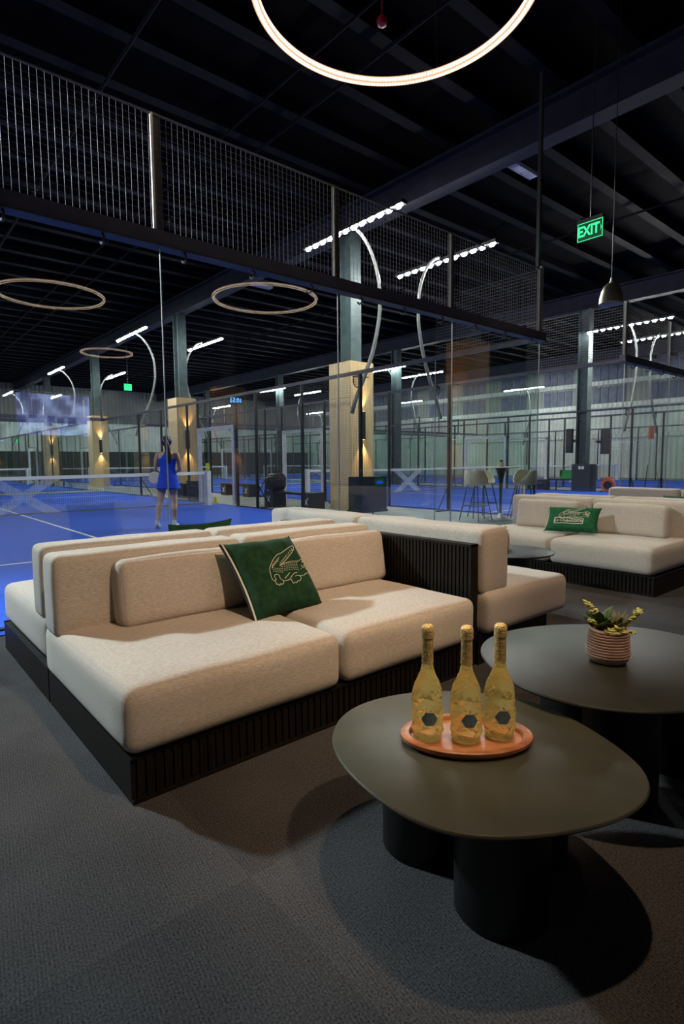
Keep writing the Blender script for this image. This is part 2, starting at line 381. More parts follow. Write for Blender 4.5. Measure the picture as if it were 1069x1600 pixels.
# ================================================================== SETTING
RX1, RY0, RY1, RX0, CZ = 38.0, -14.0, 50.5, -8.0, 7.6
struct('floor', MB().box(RX0, RX1, RY0, 4.5, -.1, 0).box(7.98, RX1, 4.5, 5.6, -.1, 0).box(RX0,-2.3,4.5,RY1,-.1,0), 'carpet')
struct('floor', MB().box(7.98, 10.65, 5.6, RY1, -.1, 0).box(20.85,23.5,5.6,RY1,-.1,0).box(33.7,RX1,5.6,RY1,-.1,0)
       .box(-2.3,7.98,24.75,26.9,-.1,0).box(10.65,20.85,24.75,26.9,-.1,0).box(23.5,33.7,24.75,26.9,-.1,0)
       .box(-2.3,7.98,47.1,RY1,-.1,0).box(10.65,20.85,47.1,RY1,-.1,0).box(23.5,33.7,47.1,RY1,-.1,0)
       .box(10.65,20.85,4.5,4.5001,-.1,0), 'concrete')
struct('ceiling', MB().box(RX0, RX1, RY0, RY1, CZ, CZ+.1), 'ceiling')
pl = MB()
y = -13.6
while y < RY1:
    pl.box(RX0, RX1, y, y+.10, CZ-.20, CZ); pl.box(RX0, RX1, y, y+.22, CZ-.215, CZ-.20); y += 1.17
struct('trim_1', pl, 'purlin')
k = 2
for bx_ in (-2.0, 9.38, 20.9, 32.4):
    struct('trim_%d' % k, MB().box(bx_, bx_+.36, RY0, RY1, 6.74, 6.79).box(bx_+.15, bx_+.21, RY0, RY1, 6.79, 7.33).box(bx_, bx_+.36, RY0, RY1, 7.33, 7.385), 'beam'); k += 1
for cx_ in (3.4, 6.35, 15.1, 26.5):
    struct('trim_%d' % k, MB().tube([(cx_,RY0,7.28),(cx_,RY1,7.28)], .028, 8), 'purlin', None, True); k += 1
# far walls : windscreen below, corrugated siding above
struct('wall_back', MB().box(RX0, RX1, RY1, RY1+.2, 2.2, 4.6), 'siding')
struct('wall_back_upper', MB().box(RX0, RX1, RY1, RY1+.2, 4.6, CZ), 'sidingshade')  # same siding, dimness above the court lamps put into its colour
struct('wall_back_lower', MB().box(RX0, RX1, RY1-.05, RY1+.2, 0, 2.2), 'darkwall')
struct('wall_right', MB().box(RX1, RX1+.2, RY0, RY1, 0, 4.9), 'siding')
struct('wall_right_upper', MB().box(RX1, RX1+.2, RY0, RY1, 4.9, CZ), 'sidingupper')  # same siding in a darker tone up to the roof
struct('wall_front', MB().box(RX0, RX1, RY0-.2, RY0, 0, CZ), 'plainwall')
struct('wall_left', MB().box(RX0-.2, RX0, RY0, RY1, 0, CZ), 'plainwall')
gb = MB()
for z_ in (2.6, 4.6, 6.1): gb.box(RX1-.12, RX1, 5.0, RY1, z_, z_+.28)
struct('trim_%d' % k, gb, 'siding'); k += 1
lv = MB()
rr = random.Random(3); y = 5.5
while y < RY1-3:
    for z_ in (4.95, 6.42):
        for q in range(4): lv.box(RX1-.06, RX1, y+q*.55, y+q*.55+.45, z_, z_+(1.0 if z_ < 5 else .85))
    y += 3.6
struct('trim_%d' % k, lv, 'louvre'); k += 1

# ---------------------------------------------------------------- columns
def column(x, y, label, clad=True, facing=-1, cm='wood', top=3.63, w=.78, d=.80, steel=True, sconce=True, slabel='', sc_face='y'):
    """x,y : corner nearest the origin of the cladding"""
    t = thing('steel_column', label, 'column', (x+w/2, y+d/2, 0))
    if steel:
        sm = MB().box(-.17,.17,-.20,-.17,top if clad else 0,6.74).box(-.17,.17,.17,.20,top if clad else 0,6.74).box(-.03,.03,-.17,.17,top if clad else 0,6.74)
        part('steel_post', sm, 'column', t)
    if clad:
        c = MB().box(-w/2+.014, w/2-.014, -d/2+.014, d/2-.014, 0, top-.002)
        part('timber_casing', c, cm, t)
        f = MB(); nsl = 22
        for i in range(nsl):
            a = -w/2 + i*w/nsl; f.box(a+.004, a+w/nsl-.008, -d/2, -d/2+.015, 0, top); f.box(a+.004, a+w/nsl-.008, d/2-.015, d/2, 0, top)
        part('fluted_panel', f, cm, t)
        g = MB()
        for (a, b) in ((0,.62),(.63,1.26),(1.27,1.95),(1.96,2.75),(2.76,top)):
            g.box(-w/2, -w/2+.016, -d/2, d/2, a, b-.004); g.box(w/2-.016, w/2, -d/2, d/2, a, b-.004)
        part('smooth_panel', g, cm, t)
    return t
def sconce(x, y, z, label, rz=0):
    t = thing('wall_sconce', label, 'wall lamp', (x, y, z), rz, 'sconces on the wood-clad columns')
    b = MB(); n = 10; o = [(-.08,0)] + [(-.08*math.cos(PI*i/n), -.10*math.sin(PI*i/n)) for i in range(n+1)] + [(.08,0)]
    o = o[1:-1]
    b.prism(o, -.34, .34); part('shade', b, 'sconce', t)
    for s in (-1, 1):
        part('lens', MB().lathe([(.035,0),(.035,.006)], 12, (0,-.045,s*.342-.003)), 'sconcelens', t)
        d = bpy.data.lights.new('sconce_beam','SPOT'); d.energy = 75; d.color = (1,.60,.28); d.spot_size = math.radians(70); d.spot_blend = .6; d.shadow_soft_size = .03
        lo = bpy.data.objects.new('sconce_beam', d); COL.objects.link(lo); lo.parent = t
        lo.location = (0,-.07,s*.36); lo.rotation_euler = (math.radians(180) if s > 0 else 0, 0, 0)
    return t
for i, yy in enumerate((10.45, 20.25, 30.35, 40.1)):
    nm = ('wide pale wood-clad column nearest the sofas, beside the drinks cooler', 'pale wood-clad column behind the player, with a lit sconce',
          'pale wood-clad column beyond the net, third back along the aisle', 'farthest pale wood-clad column in the aisle row')[i]
    column(9.18, yy, nm)
    sconce(9.57, yy, 2.08, ('black up-and-down sconce on the nearest wood-clad column','black sconce glowing on the column behind the player',
          'black sconce glowing on the third wood-clad column', 'black sconce on the farthest wood-clad column')[i])
column(20.55, 10.1, 'bare dark grey steel column at right with a speaker and white sockets', clad=False)
for yy in (19.9, 30.3, 40.3): column(20.55, yy, 'bare grey steel column in the second aisle, %s' % {19.9:'just behind the court at right',30.3:'half way to the back wall',40.3:'closest to the back wall'}[yy], clad=False)
# lounge columns behind the camera's right shoulder, seen mirrored in the court glass
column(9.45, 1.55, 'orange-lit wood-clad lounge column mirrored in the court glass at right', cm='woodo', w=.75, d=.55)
sconce(9.45, 1.82, 1.98, 'black sconce on the lounge column mirrored at right', -PI/2)
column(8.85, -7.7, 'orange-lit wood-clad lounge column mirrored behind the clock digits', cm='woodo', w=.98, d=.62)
sconce(9.42, -7.08, 1.98, 'black sconce on the lounge column below the clock', PI)
sconce(8.85, -7.45, 2.9, 'black sconce on the left face of the lounge column with the clock', -PI/2)

# ================================================================== COURTS
def ct_end():
    t = thing('court_end_wall', 'x', 'glass wall')
    part('rail', MB().box(-.10, 10.10, -.055, .055, 2.975, 3.085), 'rail', t)
    part('rail_ledge', MB().box(-.10, 10.10, -.065, .065, 2.958, 2.975), 'blackmetal', t)
    XS = [0, 2.12, 4.16, 6.07, 7.95, 10.0]
    for i in range(5):
        part('glass_panel', MB().box(XS[i]+.006, XS[i+1]-.006, -.006, .006, .02, 2.97), 'glass', t)
        ed = MB()
        ed.box(XS[i]+(-.002 if i else .0), XS[i]+.006, -.0065, .0065, .02, 2.97)
        part('panel_edge', ed, 'steel', t)
    seg = []
    for i in range(201): seg.append(((i*.05,0,3.08),(i*.05,0,4.0)))
    hz = [((0,.003,3.09+j*.05),(10,.003,3.09+j*.05)) for j in range(19)]
    W2 = wires(hz, .0012); W1 = wires(seg, .0021); W1.add(W2.v, W2.f)
    link('mesh_panel', W1.mesh('mesh_panel'), M['wire'], t)
    tp = MB().tube([(0,0,4.0),(10,0,4.0)], .010, 6); part('top_wire', tp, 'wire', t)
    for i in range(6):
        part('post', MB().box(XS[i]-.025, XS[i]+.040, .01, .05, 3.0, 4.02), 'blackmetal', t)
        part('edge_strip', MB().box(XS[i]-.045, XS[i]-.025, -.012, .009, 3.09, 4.0), 'steel' if i == 2 else 'edge', t)
    for i in range(15):
        x = .35 + i*.67
        part('clamp', MB().tube([(x,-.02,2.96),(x,-.05,2.93),(x,-.04,2.895),(x,.0,2.885),(x,.03,2.91)], .010, 6), 'blackmetal', t, True)
    part('kick_rail', MB().box(0,10,-.03,.03,0,.02), 'blackmetal', t)
    return t
def ct_side():
    t = thing('court_side_wall', 'x', 'fence')
    part('rail', MB().box(-.03,.03,0,20,2.96,3.03), 'rail', t)
    for (a, b) in ((0,2),(2,4),(16,18),(18,20)):
        part('glass_panel', MB().box(-.006,.006,a+.006,b-.006,.02,2.96), 'glass', t)
        part('panel_edge', MB().box(-.0065,.0065,a+.0,a+.007,.02,2.96), 'steel', t)
    for (a, b) in ((0,2),(18,20)):
        seg = [((0,a+i*.05,3.03),(0,a+i*.05,4.0)) for i in range(41)]; hz = [((.004,a,3.05+j*.05),(.004,b,3.05+j*.05)) for j in range(20)]
        W1 = wires(seg, .0014); W2 = wires(hz, .0032); W1.add(W2.v, W2.f)
        link('mesh_panel', W1.mesh('mesh_panel'), M['wire'], t)
    for (a, b, z0) in ((4,9.06,.02),(9.06,11.2,2.26),(11.2,16,.02)):
        seg = [((0,a+i*.05,z0),(0,a+i*.05,2.98)) for i in range(int((b-a)/.05)+1)]
        z = z0
        while z < 2.98: seg.append(((.004,a,z),(.004,b,z))); z += .05
        link('mesh_panel', wires(seg, .0020).mesh('mesh_panel'), M['wire'], t)
    for yy in (4,6,8,9.0,11.27,12,14,16):
        part('post', MB().box(0,.06,yy-.03,yy+.03,0,3.0), 'blackmetal', t)
        if yy in (4,8,12,16):
            part('brace', MB().tube([(.05,yy,.62),(.42,yy,.02)], .018, 6).box(0,.46,yy-.03,yy+.03,0,.03), 'blackmetal', t)
    for yy in (0, 20):
        part('corner_post', MB().box(-.02,.04,yy-.02,yy+.04 if yy == 0 else yy+.02,3.0,4.04), 'poleg', t)
    part('door_frame', MB().box(-.05,.05,9.05,9.15,0,2.2).box(-.05,.05,11.1,11.2,0,2.2).box(-.05,.05,9.05,11.2,2.12,2.22), 'whitemetal', t, label='white padded gate frame')
    part('kick_rail', MB().box(-.02,.02,0,9.05,0,.03).box(-.02,.02,11.2,20,0,.03), 'blackmetal', t)
    return t
def ct_net(logo=True):
    t = thing('court_net', 'x', 'net')
    seg = []; xs = []
    def inx(x, z):
        u = (x-5)/.62; v = (z-.43)/.40
        return abs(v) < 1 and (abs(u-v) < .30 or abs(u+v) < .30) if logo else False
    top = lambda x: .87 + .04*abs(x-5)/5
    n = 200
    for i in range(n+1):
        x = .25 + i*9.5/n; seg.append(((x,0,.05),(x,0,top(x)-.02)))
    for j in range(18):
        z = .06+j*.045; seg.append(((.25,0,z),(9.75,0,z)))
    link('net_cords', wires(seg, .0024).mesh('net_cords'), M['netcord'], t)
    if logo:
        s2 = []
        for i in range(84):
            x = 4.05+i*.0225; runs = []; z = .04; st = None
            while z <= .86:
                if inx(x,z) and st is None: st = z
                if (not inx(x,z)) and st is not None: s2.append(((x,-.004,st),(x,-.004,z))); st = None
                z += .01
        link('net_print', wires(s2, .0052).mesh('net_print'), M['netx'], t)['label'] = 'white X printed on the net'
    pts = [(.25+i*.475, 0, top(.25+i*.475)) for i in range(21)]
    tp = MB()
    for a, b in zip(pts[:-1], pts[1:]):
        tp.add([(a[0],-.012,a[2]-.045),(a[0],.012,a[2]-.045),(a[0],.012,a[2]+.035),(a[0],-.012,a[2]+.035),
                (b[0],-.012,b[2]-.045),(b[0],.012,b[2]-.045),(b[0],.012,b[2]+.035),(b[0],-.012,b[2]+.035)],
               [(0,1,5,4),(1,2,6,5),(2,3,7,6),(3,0,4,7)])
    part('net_tape', tp, 'nettape', t)
    part('bottom_tape', MB().box(.25,9.75,-.006,.006,.03,.055), 'netcord', t)
    part('net_post', MB().box(.13,.25,-.16,.16,0,.96), 'whitemetal', t)
    part('net_post', MB().box(9.55,9.67,-.16,.16,0,.96), 'whitemetal', t)
    return t
def ct_floor():
    t = part('court_floor', MB().box(-.1,10.1,-.14,20.1,-.1,.008), 'turf')
    ln = MB()
    for yy in (3.02, 16.98): ln.box(0,10,yy-.025,yy+.025,.008,.0095)
    ln.box(4.975,5.025,3.0,17.0,.008,.0096)
    part('court_lines', ln, 'line', t)
    t['kind'] = 'structure'
    return t
def ct_lamp():
    """pole at local origin on the fence line, bulging towards +x, LED bar over the fence"""
    t = thing('court_lamp', 'x', 'lamp')
    pts = [(.03,0,2.2),(.15,0,2.52),(.42,0,3.05),(.66,0,3.62),(.81,0,4.2),(.84,0,4.56),(.80,0,5.05),(.62,0,5.50),(.36,0,5.80),(.10,0,5.93)]
    P = spline(pts, 5, False)
    part('pole', MB().tube(P, [.045-.012*i/len(P) for i in range(len(P))], 10), 'poleg', t, True)
    br = MB(); n = 20
    for i in range(n):
        a0, a1 = 2*PI*i/n, 2*PI*(i+1)/n
        br.tube([(.20+.13*math.cos(a0),0,2.86+.13*math.sin(a0)),(.20+.13*math.cos(a1),0,2.86+.13*math.sin(a1))], .012, 5)
    for i in range(-3,4):
        c = (.13**2-(i*.036)**2)**.5
        br.tube([(.20+i*.036,0,2.86-c),(.20+i*.036,0,2.86+c)], .004, 4); br.tube([(.20-c,0,2.86+i*.036),(.20+c,0,2.86+i*.036)], .004, 4)
    br.tube([(.05,0,2.95),(.5,0,2.97)], .012, 6)
    part('bracket', br, 'blackmetal', t)
    part('light_bar', MB().box(-.07,.07,-1.5,1.5,5.86,5.93), 'blackmetal', t)
    le = MB()
    for i in range(12):
        c = -1.37 + i*.249; o = [(.045*math.cos(a)*1.0, c+.078*math.sin(a)) for a in [2*PI*j/12 for j in range(12)]]
        q = len(o); le.add([((x)*.45, c+(y-c)*.7, 5.815) for x, y in o]+[(x, y, 5.86) for x, y in o], [tuple(reversed(range(q))), tuple(range(q,2*q))]+[(i_,(i_+1)%q,q+(i_+1)%q,q+i_) for i_ in range(q)])
    part('led_lens', le, 'led', t)
    return t
E0, S0, N0, F0, L0 = ct_end(), ct_side(), ct_net(True), ct_floor(), ct_lamp()
first = dict(E=E0, S=S0, N=N0, F=F0, L=L0)
def put(kind, label, loc, rz=0, group=None):
    o = first.get(kind)
    if o is not None: first[kind] = None
    else: o = copy_tree(proto[kind])
    o.location = loc; o.rotation_euler = (0,0,rz)
    if kind != 'F': o['label'] = label
    if group: o['group'] = group
    return o
proto = dict(E=E0, S=S0, N=N0, F=F0, L=L0)
courts = [('court nearest the sofas', -2.16, 4.64, 'E', 'e', 'RL'),
          ('court right of the bar table', 10.75, 4.65, 'E', 'e', 'RL'),
          ('far right court past the orange fan', 23.6, 4.65, 'E', 'e', 'RL'),
          ('second-row court beyond the player', -2.16, 27.0, 'E', '', 'RL'),
          ('second-row court in the middle', 10.75, 27.0, 'E', '', 'RL'),
          ('second-row court at far right', 23.6, 27.0, 'E', '', 'RL')]
for nm, x0, y0, e1, e2, sides in courts:
    put('F', '', (x0, y0, 0))
    put('N', 'net across the ' + nm, (x0, y0+10, 0.008))
    if e1: put('E', 'near glass and wire end wall of the ' + nm, (x0, y0, 0))
    if e2: put('E', 'far glass and wire end wall of the ' + nm, (x0+10, y0+20, 0), PI)
    if 'R' in sides: put('S', 'right-hand wire side wall of the ' + nm, (x0+10, y0, 0))
    if 'L' in sides: put('S', 'left-hand wire side wall of the ' + nm, (x0, y0+20, 0), PI)
    for sx, rz, s in ((x0+10.0, 0, 'right'), (x0, PI, 'left')):
        for dy, q in ((4.26, 'near'), (16.3, 'far')):
            put('L', '%s %s curved lamp, %s' % (q, s, nm), (sx, y0+dy, 0), rz, 'LED court lamps')
# tall rod above the near right corner of the first court
tag(part('corner_rod', MB().box(7.80,7.85,4.66,4.71,4.0,6.74), 'blackmetal'), 'thin dark rod from the corner of the nearest court up to the roof', 'rod')
# lettering on the net post of court B
me = text_mesh('LACOSTE', .105, .001, space=1.1)
xform(me, Matrix.Translation((10.75+.128, 14.65-.0, .52)) @ Matrix.Rotation(-PI/2,4,'Z') @ Matrix.Rotation(PI/2,4,'X') @ Matrix.Rotation(-PI/2,4,'Z'))
o = link('post_lettering', me, M['blackthread']); 
# becomes a part of that net
netB = [q for q in COL.objects if q.name.startswith('court_net') and abs(q.location.x-10.75) < .01 and abs(q.location.y-14.65) < .01][0]
o.parent = netB; o.matrix_parent_inverse = Matrix.Translation(-Vector(netB.location)); o['label'] = 'black lettering on the white net post'

# ================================================================== SOFAS
def ribs(mb, axis, a0, a1, face, sgn, z0, z1, pitch=.034, depth=.012):
    n = int((a1-a0)/pitch)
    p = (a1-a0)/n
    for i in range(n):
        a = a0+i*p+.005; b = a0+(i+1)*p-.006
        if axis == 'x': mb.box(a, b, min(face,face+sgn*depth), max(face,face+sgn*depth), z0, z1)
        else: mb.box(min(face,face+sgn*depth), max(face,face+sgn*depth), a, b, z0, z1)
    return mb
def sofa_part_cushion(name, t, x, y, z, w, d, h, seed, r=.055, crown=.02, rz=0, tilt=0):
    mb = cushion(w, d, h, r, crown, seed=seed, wob=.003)
    o = part(name, mb, 'fabric', t, True, (x, y, z), rz)
    o.rotation_euler = (tilt, 0, rz); return o
def two_seater(label, loc, rz, seed, W=1.95, group=None, loose=()):
    """faces -y locally; plinth from (0,0) to (W,1.13)"""
    t = thing('modular_sofa', label, 'sofa', loc, rz)
    part('plinth', MB().box(0, W, .014, 1.13, 0, .175).box(.0, W, 0, .014, 0, .014).box(.0, W, 0, .014, .165, .18), 'blackwood', t)
    part('ribbed_skirt', ribs(MB(), 'x', .014, W-.004, .016, -1, .014, .166), 'blackwood', t)
    hw = W/2+.01
    for i in range(2):
        sofa_part_cushion('seat_cushion', t, -.03+hw*(i+.5)+.005*i, .53, .182, hw-.012, 1.12, .245, seed+i, .05, .012)
        sofa_part_cushion('back_cushion', t, -.03+hw*(i+.5)+.005*i, .945, .395, hw-.012, .205, .385, seed+4+i, .035, .003)
    return t
two_seater('beige two-seat sofa in front, facing the coffee tables, green crocodile cushion on it', (.66, 1.92, 0), 0, 1)
two_seater('beige sofa backing onto the front sofa, facing the nearest court', (.66+1.95, 4.20, 0), PI, 11)
# end module facing +x with a ribbed divider
t = thing('modular_sofa', 'beige end sofa facing right, behind a black ribbed divider panel', 'sofa', (2.66, 1.92, 0))
part('plinth', MB().box(.04,.80,.03,2.25,0,.18), 'blackwood', t)
dv = MB().box(0,.045,.06,1.98,.0,.705).box(-.012,.057,.05,.07,0,.715).box(-.014,.057,.05,1.98,.703,.718)
part('divider_panel', dv, 'blackwood', t)
part('ribbed_facing', ribs(MB(), 'y', .075, 1.97, 0, -1, .18, .703, .028, .012), 'blackwood', t)
for i in range(2):
    o = part('seat_cushion', cushion(1.115, .92, .245, .05, .012, seed=21+i), 'fabric', t, True, (.515, .53+i*1.13, .182), PI/2)
    o = part('back_cushion', cushion(1.10, .27, .385, .035, .003, seed=25+i), 'fabric', t, True, (.190, .565+i*1.12, .415), PI/2)
# far sofa group (faces -x)
two_seater('beige two-seat sofa at right facing the small round table, club cushion on it', (5.19, 3.87, 0), -PI/2, 31)
two_seater('beige sofa backing onto the right-hand sofa, facing away', (5.19+2.30, 3.87-1.95, 0), PI/2, 41)
t2 = two_seater('beige sofa at the far right edge, mostly hidden by the one before it', (7.75, 3.87, 0), -PI/2, 51)

def loose_cushion(label, loc, rz, tilt, w, h, d=.15, seed=0, group='loose back pillows on the sofas'):
    mb = cushion(w, h, d, .045, .012, seed=seed, wob=.004)
    # stand it up : local y -> z
    me = mb.mesh('back_pillow', True)
    xform(me, Matrix.Rotation(PI/2-tilt, 4, 'X') @ Matrix.Translation((0, h/2, -d)))
    o = link('back_pillow', me, M['fabric'], None, loc, rz); return tag(o, label, 'cushion', group)
loose_cushion('long loose beige pillow left of the green crocodile cushion', (1.27, 2.60, .43), 0, .18, .76, .33, .16, 61)
loose_cushion('loose beige pillow right of the green crocodile cushion', (2.24, 2.60, .43), 0, .18, .76, .33, .16, 62)
loose_cushion('loose beige pillow on the right-hand sofa, left of the club cushion', (5.84, 3.36, .43), -PI/2, .18, .74, .33, .16, 63)
loose_cushion('loose beige pillow on the right-hand sofa, right of the club cushion', (5.84, 2.46, .43), -PI/2, .18, .74, .33, .16, 64)

# ---------------------------------------------------------------- green cushions
def pillow_mb(w, h, th, n=22):
    mb = MB(); vs = []; fs = []
    def pt(u, v, s):
        pin = 1-.085*(1-abs(u)**2.2)*abs(v)**3; pin2 = 1-.085*(1-abs(v)**2.2)*abs(u)**3
        e = max(0,(1-u**4)*(1-v**4))**.55
        wr = .004*math.sin(9*u+5*v)*e
        return (u*w/2*pin2, s*(-th/2*e) - wr, v*h/2*pin)
    for s in (1,-1):
        k = len(vs)
        for i in range(n+1):
            for j in range(n+1): vs.append(pt(-1+2*i/n, -1+2*j/n, s))
        for i in range(n):
            for j in range(n):
                q = (k+i*(n+1)+j, k+(i+1)*(n+1)+j, k+(i+1)*(n+1)+j+1, k+i*(n+1)+j+1)
                fs.append(q if s > 0 else tuple(reversed(q)))
    mb.add(vs, fs); mb.pt = pt; return mb
croc = [
 [(515,385),(560,345),(600,300),(630,260),(638,222),(625,220),(580,245),(530,280),(490,300),(460,335),(445,370),(430,410),(437,460),(450,500),(475,515)],
 [(475,515),(482,500),(470,470),(490,452),(515,462),(525,490),(555,510),(550,530),(538,546),(528,535),(516,553),(505,540),(492,545),(475,515)],
 [(515,385),(560,365),(620,345),(680,340),(705,325),(735,318),(750,325),(770,328),(780,345),(765,358),(742,362),(728,375),(732,390),(718,384),(706,366)],
 [(740,372),(770,368),(790,375),(800,392),(775,384),(752,386),(740,372)],
 [(752,392),(785,400),(815,425),(780,426),(758,432),(735,452),(700,466),(682,464)],
 [(612,490),(622,468),(640,448),(662,440)],
 [(650,472),(675,464),(700,478),(698,500),(688,512),(678,506),(668,524),(655,518),(645,528),(632,512),(615,490)],
 [(560,506),(590,502),(612,490)],[(565,486),(585,465),(602,442)],[(716,338),(724,334),(730,341),(722,346),(716,338)],[(704,396),(714,402)]]
for i in range(9):
    t_ = i/8; croc.append([(612-i*11, 244+i*14),(620-i*13, 262+i*13.5)])
for r_ in range(5):
    for c_ in range(12):
        x = 450+c_*19+r_*3; y = 378+r_*14+(-c_*2.2 if c_ > 4 else (3-c_)*-2)
        if x < 690 and 350 < y < 445 and (x > 520 or y > 395-0*c_): croc.append([(x,y),(x+11,y-2)])
for c_ in range(4):
    for r_ in range(4): croc.append([(452+c_*14+r_*2, 392-c_*16-r_*0+ (r_-1)*-10),(458+c_*14+r_*2, 384-c_*16+(r_-1)*-10)])
def croc_uv():
    # homography from the traced quad to pillow coordinates
    src = [(95,160),(625,115),(945,650),(365,800)]; dst = [(-1,1),(1,1),(1,-1),(-1,-1)]
    A = []; b = []
    for (x,y),(u,v) in zip(src,dst):
        A.append([x,y,1,0,0,0,-u*x,-u*y]); b.append(u); A.append([0,0,0,x,y,1,-v*x,-v*y]); b.append(v)
    h = np.linalg.solve(np.array(A,float), np.array(b,float))
    f = lambda p: ((h[0]*p[0]+h[1]*p[1]+h[2])/(h[6]*p[0]+h[7]*p[1]+1), (h[3]*p[0]+h[4]*p[1]+h[5])/(h[6]*p[0]+h[7]*p[1]+1))
    return [[f(p) for p in L] for L in croc]
CUV = croc_uv()
def croc_mb(pm, fn, r):
    mb = MB()
    for L in CUV:
        Ls = spline([(a,b,0) for a,b in L], 3, False) if len(L) > 3 else [(a,b,0) for a,b in L]
        P = []
        for a, b, _ in Ls:
            u, v = fn(a, b); p = pm.pt(u, v, 1); P.append((p[0], p[1]-.001, p[2]))
        if len(P) > 1: mb.tube(P, r if len(L) > 2 else r*.85, 5)
    return mb
def place_matrix(o, pos, R):
    mm = Matrix(((R[0][0],R[0][1],R[0][2],pos[0]),(R[1][0],R[1][1],R[1][2],pos[1]),(R[2][0],R[2][1],R[2][2],pos[2]),(0,0,0,1)))
    o.matrix_world = mm
def piping(pm, mat_, t, r=.005):
    L = [( -1, 1-2*i/24) for i in range(25)]
    P = [pm.pt(u, v, 1) for u, v in L]
    part('piping', MB().tube([(p[0]-.002, p[1]-.005, p[2]) for p in P], r, 6), 'thread', t, True, label='cream piping')
    Q = [pm.pt(u, v, 1) for u, v in [(1,1-2*i/24) for i in range(25)]]
    part('piping', MB().tube([(p[0], p[1], p[2]) for p in Q], r, 6), 'blackthread', t, True)
    part('zip', MB().tube([(p[0]-.006, p[1]+.006, p[2]) for p in P], r*1.3, 6), 'blackthread', t, True)
t = thing('throw_cushion', 'dark green velvet cushion with a cream crocodile outline, on the front sofa', 'cushion')
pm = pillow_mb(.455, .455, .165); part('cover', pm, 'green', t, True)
c = part('embroidery', croc_mb(pm, lambda a,b:(a*.95-.06,b*.95), .0017), 'thread', t, label='cream crocodile embroidery')
piping(pm, None, t)
place_matrix(t, (1.630, 2.475, .602), ((.995,-.089,-.053),(.102,.774,.625),(-.015,-.627,.779)))
# club cushion
t = thing('throw_cushion', 'wide bright green cushion with crocodile and club lettering on the right-hand sofa', 'cushion')
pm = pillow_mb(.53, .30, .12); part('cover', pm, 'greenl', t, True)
part('embroidery', croc_mb(pm, lambda a,b:(a*.80-.18, b*.95+.27), .0022), 'thread', t, label='cream crocodile embroidery')
fr = MB()
def fp(u,v): p = pm.pt(u,v,1); return (p[0],p[1]-.002,p[2])
cs = [(-.62,-.10),(.46,-.10),(.46,-.52),(-.62,-.52)]
for a, b in zip(cs, cs[1:]+cs[:1]):
    fr.tube([fp(a[0]+(b[0]-a[0])*i/12, a[1]+(b[1]-a[1])*i/12) for i in range(13)], .0042, 5)
part('lettering_frame', fr, 'thread', t)
for body, size, ux, sh, off in (('Le Club', .042, -.36, .35, .0), ('LACOSTE', .036, .14, 0, .0009)):
    me = text_mesh(body, size, .0012, sh, offset=off)
    xform(me, Matrix.Translation((ux*.265, -.066, -.31*.15)) @ Matrix.Rotation(PI/2,4,'X'))
    for v in me.vertices:
        u_, w_ = v.co.x/.265, v.co.z/.15; p = pm.pt(u_, w_, 1); v.co.y = p[1] - .002 + (v.co.y+.066)
    link('lettering', me, M['thread'], t)
piping(pm, None, t, .004)
place_matrix(t, (5.62, 2.905, .578), ((.229,.791,.567),(-.973,.18,.143),(.011,-.584,.812)))
# cushion on the rear sofa, only its top edge shows ; and one at far right
t = thing('throw_cushion', 'green cushion on the rear sofa, only its top edge showing', 'cushion')
pm = pillow_mb(.46,.42,.12); part('cover', pm, 'green', t, True)
place_matrix(t, (1.715, 3.51, .608), ((1,0,0),(0,.97,-.25),(.03,.25,.97)))
t = thing('throw_cushion', 'green cushion peeking above the sofa at the right edge', 'cushion')
pm = pillow_mb(.44,.42,.12); part('cover', pm, 'green', t, True)
place_matrix(t, (6.95, 2.35, .615), ((0,.78,-.62),(1,0,0),(0,-.62,-.78)))

# ================================================================== TABLES
def table(label, outline, z, legs, lr, th=.016, legm='tableleg', topm='table'):
    t = thing('coffee_table', label, 'table', (sum(p[0] for p in outline)/len(outline), sum(p[1] for p in outline)/len(outline), 0))
    c = Vector(t.location)
    O = [(p[0]-c.x, p[1]-c.y) for p in spline([(a,b,0) for a,b in outline], 8)]
    for _ in range(3):
        q = len(O); O = [(sum(O[(i+j)%q][0] for j in range(-7,8))/15, sum(O[(i+j)%q][1] for j in range(-7,8))/15) for i in range(q)]
    O = [(x*1.018, y*1.018) for x, y in O]
    def sc(o, d):
        out = []
        for i,(x,y) in enumerate(o):
            l = math.hypot(x,y); out.append((x*(l-d)/l, y*(l-d)/l))
        return out
    n = len(O); vs = []; fs = []
    rings = [(sc(O,.022), z-th-.004), (sc(O,.004), z-th+.004), (O, z-.006), (sc(O,.002), z-.0015), (sc(O,.005), z)]
    for ring, zz in rings: vs += [(x,y,zz) for x,y in ring]
    for k_ in range(len(rings)-1):
        for i in range(n): fs.append((k_*n+i, k_*n+(i+1)%n, (k_+1)*n+(i+1)%n, (k_+1)*n+i))
    fs.append(tuple(reversed(range(n)))); fs.append(tuple(range(4*n,5*n)))
    part('table_top', MB().add(vs, fs), topm, t, True)
    for (lx, ly) in legs:
        part('leg', MB().lathe([(lr-.003,0),(lr,.004),(lr,z-th-.004)], 48, (lx-c.x, ly-c.y, 0)), legm, t, True)
    return t
T1 = [(1.025,1.27),(1.15,1.385),(1.27,1.385),(1.405,1.355),(1.53,1.29),(1.61,1.20),(1.70,1.06),(1.715,.95),(1.675,.84),(1.62,.70),(1.57,.60),(1.49,.53),(1.39,.505),(1.265,.52),(1.125,.585),(.985,.685),(.94,.75),(.91,.84),(.915,.975),(.94,1.085),(.975,1.19)]
T1.reverse()
table('low rounded black coffee table in front holding the three bottles', T1, .38, ((1.245,.815),(1.285,1.13),(1.50,.90)), .125)
